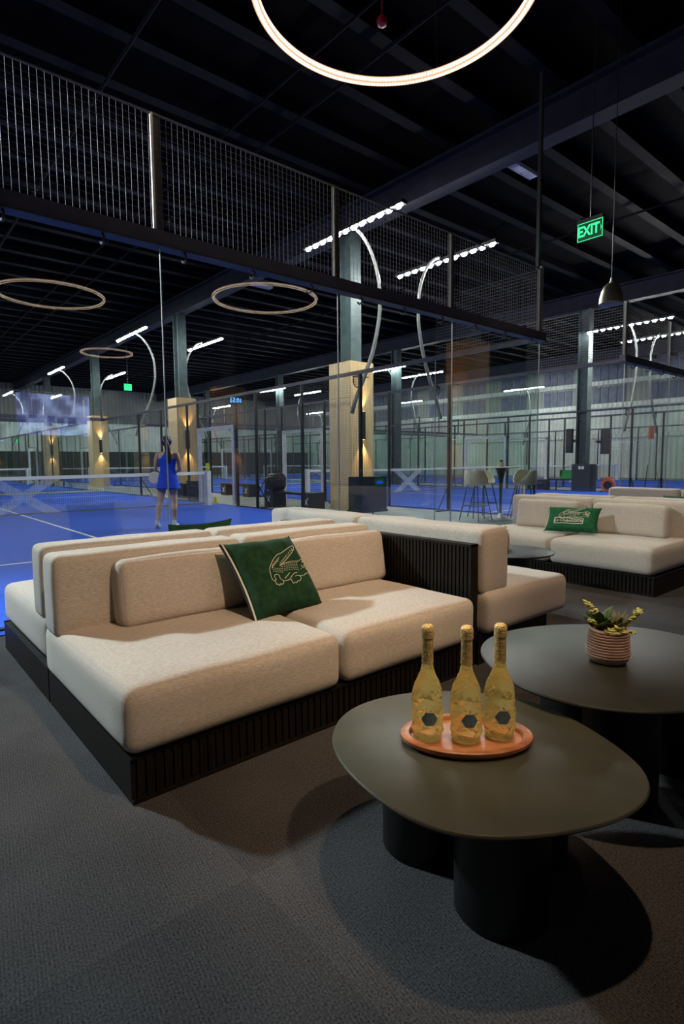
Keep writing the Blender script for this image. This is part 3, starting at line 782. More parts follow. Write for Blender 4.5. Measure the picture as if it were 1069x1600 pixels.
T2 = [(1.91,1.385),(2.05,1.435),(2.24,1.43),(2.46,1.335),(2.62,1.17),(2.70,1.01),(2.70,.88),(2.66,.74),(2.52,.60),(2.32,.52),(2.08,.50),(1.86,.56),(1.74,.69),(1.66,.82),(1.64,.95),(1.68,1.10),(1.78,1.28)]
T2.reverse()
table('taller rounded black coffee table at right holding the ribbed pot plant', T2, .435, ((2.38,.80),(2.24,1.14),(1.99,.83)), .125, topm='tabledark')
T3 = [(4.36+.40*math.cos(a), 2.82+.40*math.sin(a)) for a in [2*PI*i/14 for i in range(14)]]
table('small round black table between the two sofa groups', T3, .40, ((4.36,2.82),), .17, topm='tableblack')

# ---------------------------------------------------------------- tray and bottles
Zt = .38
tr = MB().lathe([(.165,0),(.182,.004),(.1925,.013),(.1925,.022),(.188,.0245),(.168,.0245),(.163,.020),(.161,.012),(.002,.011)], 80, (0,0,0), True, True)
tr.v = [(x, y*.66 if abs(y) < .5 else y, z) for x, y, z in tr.v]
ty = tag(part('serving_tray', tr, 'tray', None, True, (1.312,.986,Zt), -math.radians(41)), 'oval orange wooden tray under the three bottles', 'tray')
def bottle(label, loc, rz):
    t = thing('wine_bottle', label, 'bottle', loc, rz, 'gold-topped bottles on the tray')
    BW, HH = 1.24, 1.12
    rnd = random.Random(5)
    n = 12
    prof = [(0,.036),(.004,.042),(.018,.0455),(.034,.0475),(.050,.0480),(.066,.0485),(.082,.0480),(.098,.0475),(.114,.0465),(.130,.0450),(.146,.0425),
            (.160,.0385),(.174,.0325),(.187,.0265),(.199,.0212),(.211,.0180),(.222,.0163),(.230,.0160)]
    vs = []; fs = []; nf = 10
    for k_, (z, r) in enumerate(prof):
        for j in range(n):
            a = 2*PI*(j+.5*(k_%2))/n; q = 1.0; zz = z; aa = a
            if 1 < k_ < nf:
                q = rnd.choice((.90,.95,1.0,1.04)); zz = z + rnd.uniform(-.006,.006); aa = a + rnd.uniform(-.12,.12)
            vs.append((r*q*math.cos(aa), r*q*math.sin(aa), zz))
    for k_ in range(len(prof)-1):
        for j in range(n):
            a, b, c_, d = k_*n+j, k_*n+(j+1)%n, (k_+1)*n+(j+1)%n, (k_+1)*n+j
            if k_%2 == 0: fs += [(a,b,d),(b,c_,d)]
            else: fs += [(a,b,c_),(a,c_,d)]
    fs.append(tuple(reversed(range(n)))); fs.append(tuple(range((len(prof)-1)*n, len(prof)*n)))
    part('bottle_body', MB().add(vs, fs), 'bottle', t)
    fo = MB().lathe([(.0172,.226),(.0168,.236),(.0160,.296),(.0163,.299),(.0186,.3005),(.0190,.307),(.0182,.314),(.0189,.323),(.0175,.331),(.0130,.336),(.005,.338)], 26)
    part('foil_cap', fo, 'gold', t, True)
    hx = MB(); o = []
    for i in range(6): a = PI/3*i; pass
    nn = 8; v2 = []; f2 = []
    # curved hexagon label on the front (-y)
    rows = 8
    for i in range(rows+1):
        v = -1+2*i/rows; hw = .0235*(1-.5*abs(v)); z = .076+v*.0190
        for j in range(nn+1):
            x = hw*(-1+2*j/nn); a = x/.049; v2.append((.0505*math.sin(a), -.0505*math.cos(a), z))
    for i in range(rows):
        for j in range(nn): f2.append((i*(nn+1)+j, i*(nn+1)+j+1, (i+1)*(nn+1)+j+1, (i+1)*(nn+1)+j))
    k2 = len(v2); v3 = [(x*.985,y*.985,z) for x,y,z in v2]
    f2 += [tuple(reversed([q+k2 for q in f])) for f in f2]
    part('label', MB().add(v2+v3, f2), 'label', t, label='slate blue hexagonal label')
    tl = MB()
    for i, (w_, z) in enumerate(((.009,.086),(.012,.080),(.011,.074))):
        for q in range(6):
            a = (-w_+2*w_*q/5.5)/.043; a2 = a+.04
            tl.add([(.0434*math.sin(a),-.0434*math.cos(a),z),(.0434*math.sin(a2),-.0434*math.cos(a2),z),(.0434*math.sin(a2),-.0434*math.cos(a2),z+.0022),(.0434*math.sin(a),-.0434*math.cos(a),z+.0022)],[(0,1,2,3)])
    return t
face = -math.radians(41)
b0 = bottle('gold-topped faceted wine bottle on the tray, left of the three', (1.222,1.058,Zt+.012), face)
dup(b0, 'gold-topped faceted wine bottle on the tray, middle of the three', (1.297,.976,Zt+.012), face+.02, None)
dup(b0, 'gold-topped faceted wine bottle on the tray, right of the three', (1.388,.925,Zt+.012), face-.03, None)

# ---------------------------------------------------------------- potted succulents
def leaf(mb, base, d, L, w, th=.35, n=6):
    d = Vector(d).normalized(); s = d.cross(Vector((0,0,1)))
    if s.length < .1: s = Vector((1,0,0))
    s.normalize(); u = s.cross(d)
    B = Vector(base); vs = []; k = 8
    for i in range(n+1):
        t = i/n; r = w*math.sin(PI*min(1,.12+.88*t)**.9)**.8 if t < 1 else 0.0005
        c = B + d*L*t + u*(-.15*L*t*t)
        for j in range(k):
            a = 2*PI*j/k; vs.append(c + s*r*math.cos(a) + u*r*th*math.sin(a))
    fs = [(i*k+j, i*k+(j+1)%k, (i+1)*k+(j+1)%k, (i+1)*k+j) for i in range(n) for j in range(k)]
    mb.add(vs, fs + [tuple(reversed(range(k))), tuple(range(n*k,(n+1)*k))])
def sprig(mbs, mbl, pts, r=.003, lw=.009, dens=9, rnd=None):
    P = spline(pts, 6, False); mbs.tube(P, r, 6)
    for i in range(dens*len(pts)):
        p = Vector(P[rnd.randrange(2, len(P))]); a = rnd.uniform(0, 2*PI)
        leaf(mbl, p, (math.cos(a), math.sin(a), rnd.uniform(-.2,.9)), lw*1.5, lw*.62, .5, 4)
def plant(label, loc, s, rz, cat='potted plant'):
    rnd = random.Random(9)
    t = thing('potted_plant', label, cat, loc, rz)
    pr = [(.055,0),(.066,.006),(.0795,.030)]; z = .034
    for i in range(9):
        r = .0800 - .0105*(z/.12)**1.6
        pr += [(r-.0035, z), (r+.0005, z+.0025), (r+.0005, z+.0075)]; z += .0103
    pr += [(.0640,.129),(.0600,.129),(.0590,.105),(.001,.105)]
    pr = [(r*s, q*s) for r, q in pr]
    part('pot', MB().lathe(pr, 56), 'pot', t, True)
    gv = MB()
    for i in range(9):
        zz = .0405+i*.0103-.0065; r = .0800-.0105*((zz)/.12)**1.6-.0012
        gv.lathe([((r-.002)*s,(zz-.0022)*s),(r*s,(zz-.0012)*s),(r*s,(zz+.0008)*s),((r-.002)*s,(zz+.0018)*s)], 56, (0,0,0), False, False)
    part('groove_bands', gv, 'potgroove', t, True, label='brown grooves')
    part('soil', MB().lathe([(.0595*s,.104*s),(.0595*s,.110*s),(.002,.112*s)], 24), 'soil', t, True)
    mbd, mbm, mby, mbs = MB(), MB(), MB(), MB()
    Z = .112
    for (x,y,h) in ((-.036,.0,.085),(-.022,.012,.075)):       # dark green pointed leaves at left
        for i in range(9):
            a = i*2.4; e = rnd.uniform(.6,1.6)
            leaf(mbd, (x,y,Z+.004*i), (math.cos(a)*.55, math.sin(a)*.55, e), h*rnd.uniform(.6,1), .014, .3)
    for i in range(16):                                       # brown edged rosette at right
        a = i*2.4; leaf(mbm, (.022,.0,Z), (math.cos(a)*(.25+.04*i), math.sin(a)*(.25+.04*i), 1.0), rnd.uniform(.06,.088), .0125, .35)
    for (x,y,z) in ((-.008,-.038,.012),(.012,-.040,.022),(.020,-.044,.008),(-.018,-.040,.006),(.002,-.046,.004)):
        for i in range(6):
            a = 2*PI*i/6; leaf(mby, (x,y,Z+z), (math.cos(a), math.sin(a)*.8-.3, .9), .019, .0105, .45, 4)
    sprig(mbs, mby, [(-.02,.0,Z),(-.030,0,Z+.05),(-.055,.005,Z+.085),(-.068,.005,Z+.105)], .0026, .0105, 10, rnd)
    sprig(mbs, mby, [(.03,0,Z),(.055,-.005,Z+.03),(.075,-.005,Z+.055),(.088,-.005,Z+.078)], .0026, .0105, 10, rnd)
    sprig(mbs, mby, [(-.035,-.01,Z),(-.055,-.01,Z+.035),(-.058,-.01,Z+.05)], .0022, .010, 6, rnd)
    sprig(mbs, mby, [(.035,-.02,Z),(.058,-.02,Z+.005),(.066,-.02,Z+.0)], .0022, .010, 6, rnd)
    for nm, mb, m_ in (('dark_leaves',mbd,'leafd'),('rosette_leaves',mbm,'leafm'),('yellow_leaves',mby,'leafy'),('stems',mbs,'stem')):
        mb.v = [(v[0]*s*1.22, v[1]*s*1.22, (.112+(v[2]-.112)*1.08)*s) for v in mb.v]; part(nm, mb, m_, t, True)
    return t
plant('ribbed pink terracotta pot of mixed succulents on the taller coffee table', (2.13,.945,.435), 1.0, face)
plant('potted succulent on the small round table, only sprigs showing behind the armrest', (4.40,2.945,.40), 1.0, face+1.0)

# ================================================================== RING LIGHTS
def ring(label, loc, R):
    t = thing('ring_light', label, 'pendant light', loc, 0, 'hanging LED ring lights')
    def tor(r0, r1, z0, z1, n=120):
        vs = []; fs = []
        for j in range(n):
            a = 2*PI*j/n
            for r, z in ((r0,z0),(r1,z0),(r1,z1),(r0,z1)): vs.append((r*math.cos(a), r*math.sin(a), z))
        for j in range(n):
            for q in range(4): fs.append((j*4+q, ((j+1)%n)*4+q, ((j+1)%n)*4+(q+1)%4, j*4+(q+1)%4))
        return MB().add(vs, fs)
    part('housing', tor(R-.016, R+.016, .0, .045), 'ringbody', t)
    dots = MB(); n = int(2*PI*R/.027)
    part('diffuser', tor(R-.0255, R-.0165, -.012, .038), 'ringglow', t)
    part('diffuser', tor(R-.0165, R+.0165, -.012, -.001), 'ringglow', t)
    part('diffuser', tor(R+.0165, R+.0255, -.012, .038), 'ringglow', t)
    for i in range(n):
        a = 2*PI*i/n; c, s_ = math.cos(a), math.sin(a); h = .0085
        def q(r, u, z): return (r*c-u*s_, r*s_+u*c, z)
        for r_a, r_b, za, zb in ((R-.013, R+.013, -.0145, -.0115), (R-.0285, R-.025, .000, .026), (R+.025, R+.0285, .000, .026)):
            vs = [q(r, u, z) for r in (r_a, r_b) for u in (-h, h) for z in (za, zb)]
            dots.add(vs, [(0,1,3,2),(4,6,7,5),(0,4,5,1),(2,3,7,6),(0,2,6,4),(1,5,7,3)])
    part('led_strip', dots, 'ring', t)
    for i in range(3):
        a = 2*PI*i/3+.4; part('cable', MB().tube([(R*math.cos(a),R*math.sin(a),.04),(R*.6*math.cos(a),R*.6*math.sin(a),2.6-(loc[2]-4.6))], .0018, 4), 'ringbody', t)
    return t
r0 = ring('large lit LED ring hanging above the coffee tables at the top of the photo', (3.17,3.09,4.6), 1.024)
for lab, loc in (('LED ring over the lounge, mirrored in the court glass near the column', (6.47,-.66,4.46)),
                 ('LED ring over the lounge, mirrored in the court glass at the left edge', (3.30,-3.94,4.7)),):
    dup(r0, lab, loc)
ring('smaller LED ring over the lounge, mirrored above the second column', (6.1,-9.1,4.6), .74)

# ================================================================== HANGING THINGS
t = thing('exit_sign', 'green lit EXIT sign with arrow hanging under the roof at right', 'sign', (8.27,4.13,4.5))
part('panel', MB().box(-.008,.008,-.185,.185,-.125,.125), 'exitp', t)
part('canopy', MB().box(-.03,.03,-.19,.19,.125,.175), 'blackmetal', t)
part('rim', MB().box(-.012,-.008,-.185,-.177,-.125,.125).box(-.012,-.008,.177,.185,-.125,.125).box(-.012,-.008,-.185,.185,-.125,-.118).box(-.012,-.008,-.185,.185,.118,.125), 'exitg', t)
me = text_mesh('EXIT', .20, .001, offset=.006); xform(me, Matrix.Translation((-.012,.02,0)) @ Matrix.Rotation(-PI/2,4,'Z') @ Matrix.Rotation(PI/2,4,'X') @ Matrix.Scale(.78,4,(1,0,0)))
link('lettering', me, M['exitg'], t)
part('arrow', MB().add([(-.012,-.150,.05),(-.012,-.172,0),(-.012,-.150,-.05),(-.012,-.160,0)], [(0,1,3),(1,2,3)]), 'exitg', t)
part('stem', MB().tube([(0,0,.17),(0,0,3.0)], .008, 6), 'blackmetal', t)
part('chain', MB().tube([(-.03,.15,.17),(-.03,.15,.20)], .003, 4), 'red', t)
t = thing('pendant_speaker', 'bronze-grey bell-shaped pendant hanging on a long cable at right', 'pendant', (8.17,3.75,3.36))
part('shade', MB().lathe([(.150,0),(.160,.01),(.150,.10),(.128,.19),(.100,.25),(.062,.285),(.03,.290)], 40), 'pend', t, True)
part('grille', MB().lathe([(.140,.004),(.141,.008)], 40), 'blackmetal', t)
part('cap', MB().lathe([(.030,.285),(.030,.31),(.016,.32),(.014,.36)], 20), 'steel', t, True)
part('cable', MB().tube([(0,0,.35),(0,0,4.2)], .006, 6), 'blackmetal', t)
def unlit(lab, loc):
    t = thing('ceiling_luminaire', lab, 'ceiling light', loc, 0, 'unlit ceiling luminaires')
    part('tray', MB().box(-.62,.62,-.10,.10,0,.05), 'unlit', t)
    lf = MB()
    for i in range(15): lf.box(-.60+i*.085,-.59+i*.085,-.095,.095,-.03,0)
    lf.box(-.62,.62,-.10,-.09,-.03,0).box(-.62,.62,.09,.10,-.03,0)
    part('louvre', lf, 'unlit', t)
    return t
u = unlit('unlit white louvred strip light under the roof right of the big ring', (10.72,6.93,7.2))
dup(u, 'unlit white strip light high behind the nearest court wall', (10.3,16.4,7.0))
t = thing('sprinkler_detector', 'small red round detector inside the big ring of light', 'detector', (5.65,5.74,7.0))
part('body', MB().lathe([(.02,-.07),(.06,-.05),(.075,0),(.06,.04),(.02,.06)], 18), 'red', t, True)
part('stem', MB().tube([(0,0,.05),(0,0,.5)], .012, 6), 'red', t)
# conduits for the sprinkler line
struct('trim_%d' % k, MB().tube([(5.65,5.74,7.34),(5.65,RY1,7.34)], .022, 6), 'purlin', None, True); k += 1

# ================================================================== BAR TABLE AND STOOLS
t = thing('bar_table', 'round bar table with pale top and tulip foot, stools around it', 'table', (9.84,6.61,0))
part('table_top', MB().lathe([(.395,1.045),(.40,1.05),(.40,1.062),(.395,1.067)], 48), 'whitetop', t, True)
part('stem', MB().lathe([(.030,.12),(.026,.35),(.028,.55),(.040,.75),(.062,.90),(.095,1.0),(.12,1.045)], 28), 'blackmetal', t, True)
part('foot', MB().lathe([(.25,0),(.25,.008),(.20,.022),(.11,.055),(.055,.10),(.034,.14)], 36), 'steel', t, True, label='polished metal foot')
t = thing('potted_plant', 'small green plant in a tan pot on the bar table', 'potted plant', (9.80,6.58,1.067))
part('pot', MB().lathe([(.045,0),(.050,.01),(.052,.10),(.046,.10),(.045,.085),(.002,.085)], 24), 'pot', t, True)
g = MB(); rnd = random.Random(2)
for i in range(26): a = i*2.4; leaf(g, (0,0,.085), (math.cos(a)*.6, math.sin(a)*.6, rnd.uniform(.5,1.4)), rnd.uniform(.05,.085), .010, .4, 4)
part('leaves', g, 'leafd', t, True)
def stool(label, loc, rz):
    t = thing('bar_stool', label, 'bar stool', loc, rz, 'cream bar stools around the bar table')
    # shell, opening towards -y (front)
    n = 20; vs = []; fs = []
    rows = [(.10,.0,.70),(.19,.03,.705),(.225,.05,.73),(.235,.055,.80),(.24,.06,.88),(.235,.065,.97),(.225,.068,1.0)]
    def shell(off):
        out = []
        for k_, (r, yo, z) in enumerate(rows):
            for j in range(n+1):
                a = -PI*1.5 + 2*PI*j/n       # full turn starting at front
                fr_ = (1-math.sin(a))/2       # 1 at front(-y), 0 at back(+y)
                zz = z if k_ < 3 else .73 + (z-.73)*max(0.04, min(1, 1.45*(1-fr_)))
                out.append(((r-off)*math.cos(a), (r-off)*math.sin(a)*.95, zz + (off*.6 if k_ < 2 else 0)))
        return out
    A = shell(0); B = shell(.014); vs = [(0,0,.695)]+A+[(0,0,.712)]+B
    oB = 1+len(A)+1; m1 = n+1
    for j in range(n): fs.append((0, 1+j+1, 1+j)); fs.append((oB-1, oB+j, oB+j+1))
    for k_ in range(len(rows)-1):
        for j in range(n):
            a = 1+k_*m1+j; fs.append((a, a+1, a+m1+1, a+m1)); b = oB+k_*m1+j; fs.append((b+m1, b+m1+1, b+1, b))
    kk = (len(rows)-1)*m1
    for j in range(n): fs.append((1+kk+j, 1+kk+j+1, oB+kk+j+1, oB+kk+j))
    part('shell_seat', MB().add(vs, fs), 'stool', t, True)
    for sx in (-1,1):
        for sy in (-1,1):
            part('leg', MB().tube([(sx*.12,sy*.12,.70),(sx*.23,sy*.235,0)], .012, 6), 'blackmetal', t, True)
    fr_ = MB(); c = [(sx*.19,sy*.195,.30) for sx,sy in ((-1,-1),(1,-1),(1,1),(-1,1))]
    for a, b in zip(c, c[1:]+c[:1]): fr_.tube([a,b], .009, 6)
    part('footrest', fr_, 'blackmetal', t, True)
    return t
def toward(p, q=(9.84,6.61)):   # rz so local -y faces the table
    return math.atan2(q[1]-p[1], q[0]-p[0]) + PI/2
sp = [((9.36,6.86),'cream bar stool nearest the camera, left of the bar table foot'), ((10.06,7.18),'cream bar stool behind the bar table, second from left'),
      ((10.06,6.20),'cream bar stool right of the bar table foot, facing left'), ((10.42,6.44),'cream bar stool farthest right at the bar table')]
s0 = stool(sp[0][1], (*sp[0][0],0), toward(sp[0][0])+.5)
for p, lab in sp[1:]: dup(s0, lab, (*p,0), toward(p)+.25)

# ================================================================== AISLE FURNITURE
def xlogo(t, origin, s, axis='x-', m_='nettape'):
    """two crossing strokes on a face looking to -x (or -y)"""
    mb = MB()
    def quad(a, b, w0, w1):
        a = Vector((a[0],a[1])); b = Vector((b[0],b[1])); d = (b-a).normalized(); nrm = Vector((-d.y,d.x))
        P = [a-nrm*w0, b-nrm*w1, b+nrm*w1, a+nrm*w0]
        vs = []
        for off in (0,-.003):
            for p in P:
                vs.append((origin[0]+off, origin[1]-p.x*s, origin[2]+p.y*s) if axis == 'x-' else (origin[0]+p.x*s, origin[1]+off, origin[2]+p.y*s))
        mb.add(vs, [(4,5,6,7),(0,3,2,1),(0,1,5,4),(1,2,6,5),(2,3,7,6),(3,0,4,7)])
    quad((-.35,-.5),(.42,.5),.13,.09); quad((-.42,.42),(-.10,.10),.07,.07); quad((.10,-.12),(.36,-.42),.07,.07)
    part('logo', mb, m_, t, label='white X logo')
def bench(label, x, y0, y1, h=.43):
    t = thing('court_bench', label, 'bench', (x, y0, 0))
    L = y1-y0
    part('seat_plank', MB().box(-.19,.19,.02,L-.02,h-.06,h), 'blackmetal', t)
    for yy in (0, L-.42):
        e = MB(); e.prism([(-.21,yy),(.21,yy),(.21,yy+.42),(-.21,yy+.42)], 0, h+.01)
        p_ = part('end_box', e, 'greybox', t)
        xlogo(t, (-.212, yy+.21, h*.5), h*.45)
    return t
bench('black bench with X-marked end boxes beside the nearest court, bag on it', 8.55, 10.95, 13.05)
bench('low black bench with X logo across the aisle beside the middle court', 10.40, 16.9, 18.9)
t = thing('gear_bag', 'bulky black bag with a grey print on the far end of the bench', 'bag', (8.50, 12.72, .445))
me = cushion(.50,.42,.42,.12,.05,.03,seed=71,wob=.02); part('body', me, 'bag', t, True, (0,0,0), PI/2)
part('flap', MB().box(-.232,-.222,-.16,.12,.05,.30), 'greybox', t); part('strap', MB().tube([(0,-.12,.42),(0,-.08,.50),(0,.08,.50),(0,.12,.42)], .014, 6), 'bag', t, True)
def crate(name, label, x0,x1,y0,y1,z1, m_='blackmetal', cat='box', group=None):
    t = thing(name, label, cat, ((x0+x1)/2,(y0+y1)/2,0), 0, group)
    hx, hy = (x1-x0)/2, (y1-y0)/2
    part('body', MB().box(-hx,hx,-hy,hy,.0,z1-.05).box(-hx+.01,hx-.01,-hy+.01,hy-.01,z1-.05,z1-.04), m_, t)
    part('lid', MB().box(-hx-.008,hx+.008,-hy-.008,hy+.008,z1-.04,z1), m_, t)
    part('strap_plate', MB().box(-hx-.004,-hx,-hy*.5,hy*.5,z1-.16,z1-.14), 'steel', t)
    return t
crate('equipment_case', 'tall black equipment case standing behind the net post', 8.3,8.8,17.0,17.75,.60)
crate('equipment_case', 'lower black equipment case left of the tall one behind the player', 8.3,8.8,18.0,18.7,.50)
t = thing('drinks_cooler', 'black cabinet with blue display at the foot of the nearest column', 'cabinet', (9.22, 9.88, 0), 0)
part('cabinet', MB().box(-.42,.42,-.22,.22,.06,.84), 'blackmetal', t)
part('display', MB().box(.02,.34,-.226,-.22,.62,.80), 'exitp', t)
me = text_mesh('0000', .10, .001); xform(me, Matrix.Translation((.18,-.228,.70)) @ Matrix.Rotation(PI/2,4,'X')); link('digits', me, M['bluescreen'], t)
o_ = [(-.40,.10)]+[(-.40+.5*(1-math.cos(PI/2*(1-i/10))) if 0 else -.40+.52*math.sin(PI/2*i/10), .10+.46*math.cos(PI/2*i/10)) for i in range(11)]
cv = MB(); n_ = len(o_); cv.add([(x,-.25,z) for x,z in o_]+[(x,-.221,z) for x,z in o_], [tuple(reversed(range(n_))), tuple(range(n_,2*n_))]+[(i,(i+1)%n_,n_+(i+1)%n_,n_+i) for i in range(n_)])
part('curved_front', cv, 'greybox', t)
me = text_mesh('HEAD', .07, .001); xform(me, Matrix.Translation((.20,-.228,.16)) @ Matrix.Rotation(PI/2,4,'X'))
part('base', MB().box(-.44,.44,-.24,.24,0,.06), 'greybox', t)
tag(part('ball', MB().lathe([(.033*math.sin(PI*i/12)+.0001, .033-.033*math.cos(PI*i/12)) for i in range(13)], 20), 'ball', None, True, (7.70,13.50,.008)), 'yellow-green ball on the blue court near the gate', 'ball')
tag(part('marker_cone', MB().lathe([(.11,0),(.11,.012),(.085,.014),(.03,.20),(.022,.205)], 24), 'yellow', None, True, (7.95,15.05,0)), 'small yellow cone behind the net post', 'cone')
tag(part('yellow_sign', MB().box(-.02,.02,-.16,.16,0,.42)
    .box(-.015,.015,-.02,.02,-.73,0).box(-.12,.12,-.12,.12,-.75,-.73), 'yellow', None, False, (12.9,25.2,.75)), 'small yellow notice standing far behind the gate', 'sign')
# right-hand column fittings
t = thing('wall_speaker', 'black speaker angled off the bare steel column at right', 'speaker', (21.22,9.98,1.86))
part('cabinet', MB().prism([(0,-.02),(.06,-.36),(.30,-.30),(.24,.04)], -.46, .46), 'blackmetal', t)
part('bracket', MB().box(-.28,.06,-.04,.02,-.04,.04), 'blackmetal', t)
tag(part('wall_speaker', MB().box(20.30,20.46,10.62,10.84,1.45,2.35).box(20.44,20.75,10.7,10.76,1.85,1.95), 'blackmetal'), 'narrow black speaker on the left side of the bare steel column', 'speaker')
t = thing('column_guard', 'dark box around the foot of the bare steel column with two white sockets', 'column guard', (20.94,10.40,0))
part('casing', MB().box(-.33,.20,-.36,.34,0,1.03), 'greybox', t)
for q in (0,1): part('socket', MB().box(-.345,-.33,-.0+q*.12-.14,.09+q*.12-.14,.84+.0,.95), 'socket', t)
t = thing('air_blower', 'orange air blower standing on the floor right of the steel column', 'fan', (20.95,9.50,0), .35)
part('housing', MB().add(*(lambda A:(A[0],A[1]))((lambda n,r:( [(x,r*math.cos(2*PI*j/n),.26+r*math.sin(2*PI*j/n)) for x in (-.17,.17) for j in range(n)], [tuple(reversed(range(n))),tuple(range(n,2*n))]+[(j,(j+1)%n,n+(j+1)%n,n+j) for j in range(n)]))(24,.24))), 'orange', t, True)
part('nozzle', MB().box(-.16,.16,-.44,-.12,.04,.20), 'orange', t)
part('grille', MB().tube([(-.18,0,.26),(-.172,0,.26)], .15, 24), 'blackmetal', t, True)
part('handle', MB().tube([(0,-.14,.44),(0,-.14,.54),(0,.14,.54),(0,.14,.44)], .02, 8), 'orange', t, True)
part('foot', MB().box(-.17,.17,-.25,-.19,0,.06).box(-.17,.17,.17,.23,0,.06), 'blackmetal', t)
t = thing('drag_brush', 'long pole with orange head leaning on the glass at far right', 'pole', (20.85,8.20,0))
part('handle', MB().tube([(0,0,0),(-.02,-.10,1.0)], .018, 8), 'blackmetal', t, True)
part('upper_handle', MB().tube([(-.02,-.10,1.0),(-.04,-.17,1.9)], .022, 8), 'whitemetal', t, True, label='white upper shaft')
part('head', MB().box(-.06,-.02,-.26,-.10,1.88,2.30).box(-.07,-.01,-.22,-.14,2.0,2.2), 'orange', t)
t = thing('side_table', 'low black table carrying the green crate, left of the steel column', 'table', (21.12,11.2,0))
part('top', MB().box(-.3,.3,-.62,.62,.40,.46), 'blackmetal', t)
for sx in (-1,1):
    for sy in (-1,1): part('leg', MB().box(sx*.26-.02,sx*.26+.02,sy*.58-.02,sy*.58+.02,0,.40), 'blackmetal', t)
t = thing('crate', 'bright green crate on the low black table at right', 'crate', (21.12,11.05,.46))
part('body', MB().box(-.18,.18,-.34,.34,0,.14).box(-.18,-.16,-.34,.34,.14,.34).box(.16,.18,-.34,.34,.14,.34).box(-.18,.18,-.34,-.26,.14,.34).box(-.18,.18,.26,.34,.14,.34), 'greenplastic', t)
part('contents', MB().box(-.12,.12,-.16,.16,.14,.42), 'socket', t)
crate('equipment_case', 'small black box on the floor left of the green crate', 20.9,21.3,12.0,12.55,.42)
# exit lights far left
for lab, x, y, z in (('small green exit light high on the dark post left of the second column', 10.0, 27.4, 4.80), ('small green exit light at the left edge far behind the court', 9.1, 47.9, 2.95)):
    t = thing('exit_sign', lab, 'sign', (x,y,z))
    part('panel', MB().box(-.17,.17,-.03,.03,-.15,.15), 'exitg', t); part('stem', MB().tube([(0,0,.15),(0,0,CZ-z)], .01, 5), 'blackmetal', t)
# big screen on the wall behind the camera and clock on lounge column (both seen in the glass)
t = thing('video_screen', 'large blue video screen mirrored in the court glass at left', 'screen', (5.70,-13.97,3.02))
part('picture', MB().box(-1.25,1.25,.02,.03,-.75,.75), 'screen', t); part('bezel', MB().box(-1.3,1.3,-.02,.019,-.8,.8), 'blackmetal', t)
t = thing('digital_clock', 'blue digital clock reading 10:53, mirrored in the glass', 'clock', (9.40,-7.02,3.19))
part('case', MB().box(-.27,.27,-.03,.02,-.14,.14), 'blackmetal', t)
me = text_mesh('10:53', .20, .001, offset=.002); xform(me, Matrix.Translation((0,.024,0)) @ Matrix.Rotation(PI,4,'Z') @ Matrix.Rotation(PI/2,4,'X')); link('digits', me, M['clockblue'], t)

# ================================================================== PLAYER
def loft(mb, rings, n=14):
    """rings: (center, rx, ry, axis-x dir, normal) simplified to horizontal ellipses along a path"""
    vs = []; fs = []
    for (c, rx, ry) in rings:
        for j in range(n): a = 2*PI*j/n; vs.append((c[0]+rx*math.cos(a), c[1]+ry*math.sin(a), c[2]))
    k_ = len(rings)
    for i in range(k_-1):
        for j in range(n): fs.append((i*n+j, i*n+(j+1)%n, (i+1)*n+(j+1)%n, (i+1)*n+j))
    fs += [tuple(reversed(range(n))), tuple(range((k_-1)*n, k_*n))]
    return mb.add(vs, fs)
pl_ = thing('player', 'person in a royal blue dress with a long dark ponytail, seen from behind on court', 'person', (4.27,9.89,.008), -math.radians(38))
pl_.name = 'person'
B = MB()
loft(B, [((0,0,.80),.10,.09),((0,0,.86),.165,.115),((0,0,.93),.160,.11),((0,.0,1.02),.125,.09),((0,.0,1.08),.120,.085),((0,0,1.17),.135,.095),((0,0,1.27),.155,.10),((0,.0,1.35),.165,.085),((0,0,1.385),.12,.065),((0,.005,1.41),.055,.05),((0,.015,1.46),.047,.048),((0,.02,1.50),.05,.055)])
loft(B, [((0,.025,1.455),.035,.045),((0,.03,1.475),.055,.07),((0,.028,1.51),.068,.085),((0,.02,1.56),.074,.093),((0,.012,1.61),.072,.090),((0,.005,1.645),.055,.068),((0,0,1.665),.028,.035)])
B.tube([(0,.125,1.535),(0,.135,1.55),(0,.11,1.575)], [.012,.014,.008], 8)             # nose
B.tube([(-.025,.112,1.515),(.025,.112,1.515)], .010, 6)                                  # mouth
for s in (-1,1): B.tube([(s*.072,.015,1.53),(s*.082,.01,1.55),(s*.074,.015,1.575)], [.008,.012,.008], 6)
# arms
for s, sh, el, wr in ((-1,(-.165,0,1.345),(-.225,.02,1.06),(-.14,.24,1.02)), (1,(.165,0,1.345),(.215,.02,1.06),(.10,.24,1.04))):
    B.tube([(s*.12,0,1.35), sh, (sh[0]+s*.035,.0,1.24), el], [.05,.052,.042,.034], 12)
    B.tube([el, ((el[0]+wr[0])/2-0, (el[1]+wr[1])/2, (el[2]+wr[2])/2+.004), wr], [.035,.036,.024], 12)
    d = (Vector(wr)-Vector(el)).normalized(); W = Vector(wr)
    B.tube([W, W+d*.04, W+d*.085], [.022,.034,.030], 10)
    sd = d.cross(Vector((0,0,1))).normalized()
    for q, L in ((-1.5,.058),(-.5,.070),(.5,.066),(1.5,.052)):
        a = W+d*.075+sd*q*.017; B.tube([a, a+d*L*.5+Vector((0,0,-.01)), a+d*L*.75+Vector((0,0,-.035))-d*0.0, a+d*L*.45+Vector((0,0,-.055))], [.0095,.009,.0085,.007], 8)
    a = W+d*.03-sd*s*.028; B.tube([a, a-sd*s*.022+d*.025, a-sd*s*.012+d*.05+Vector((0,0,-.015))], [.011,.0105,.008], 8)
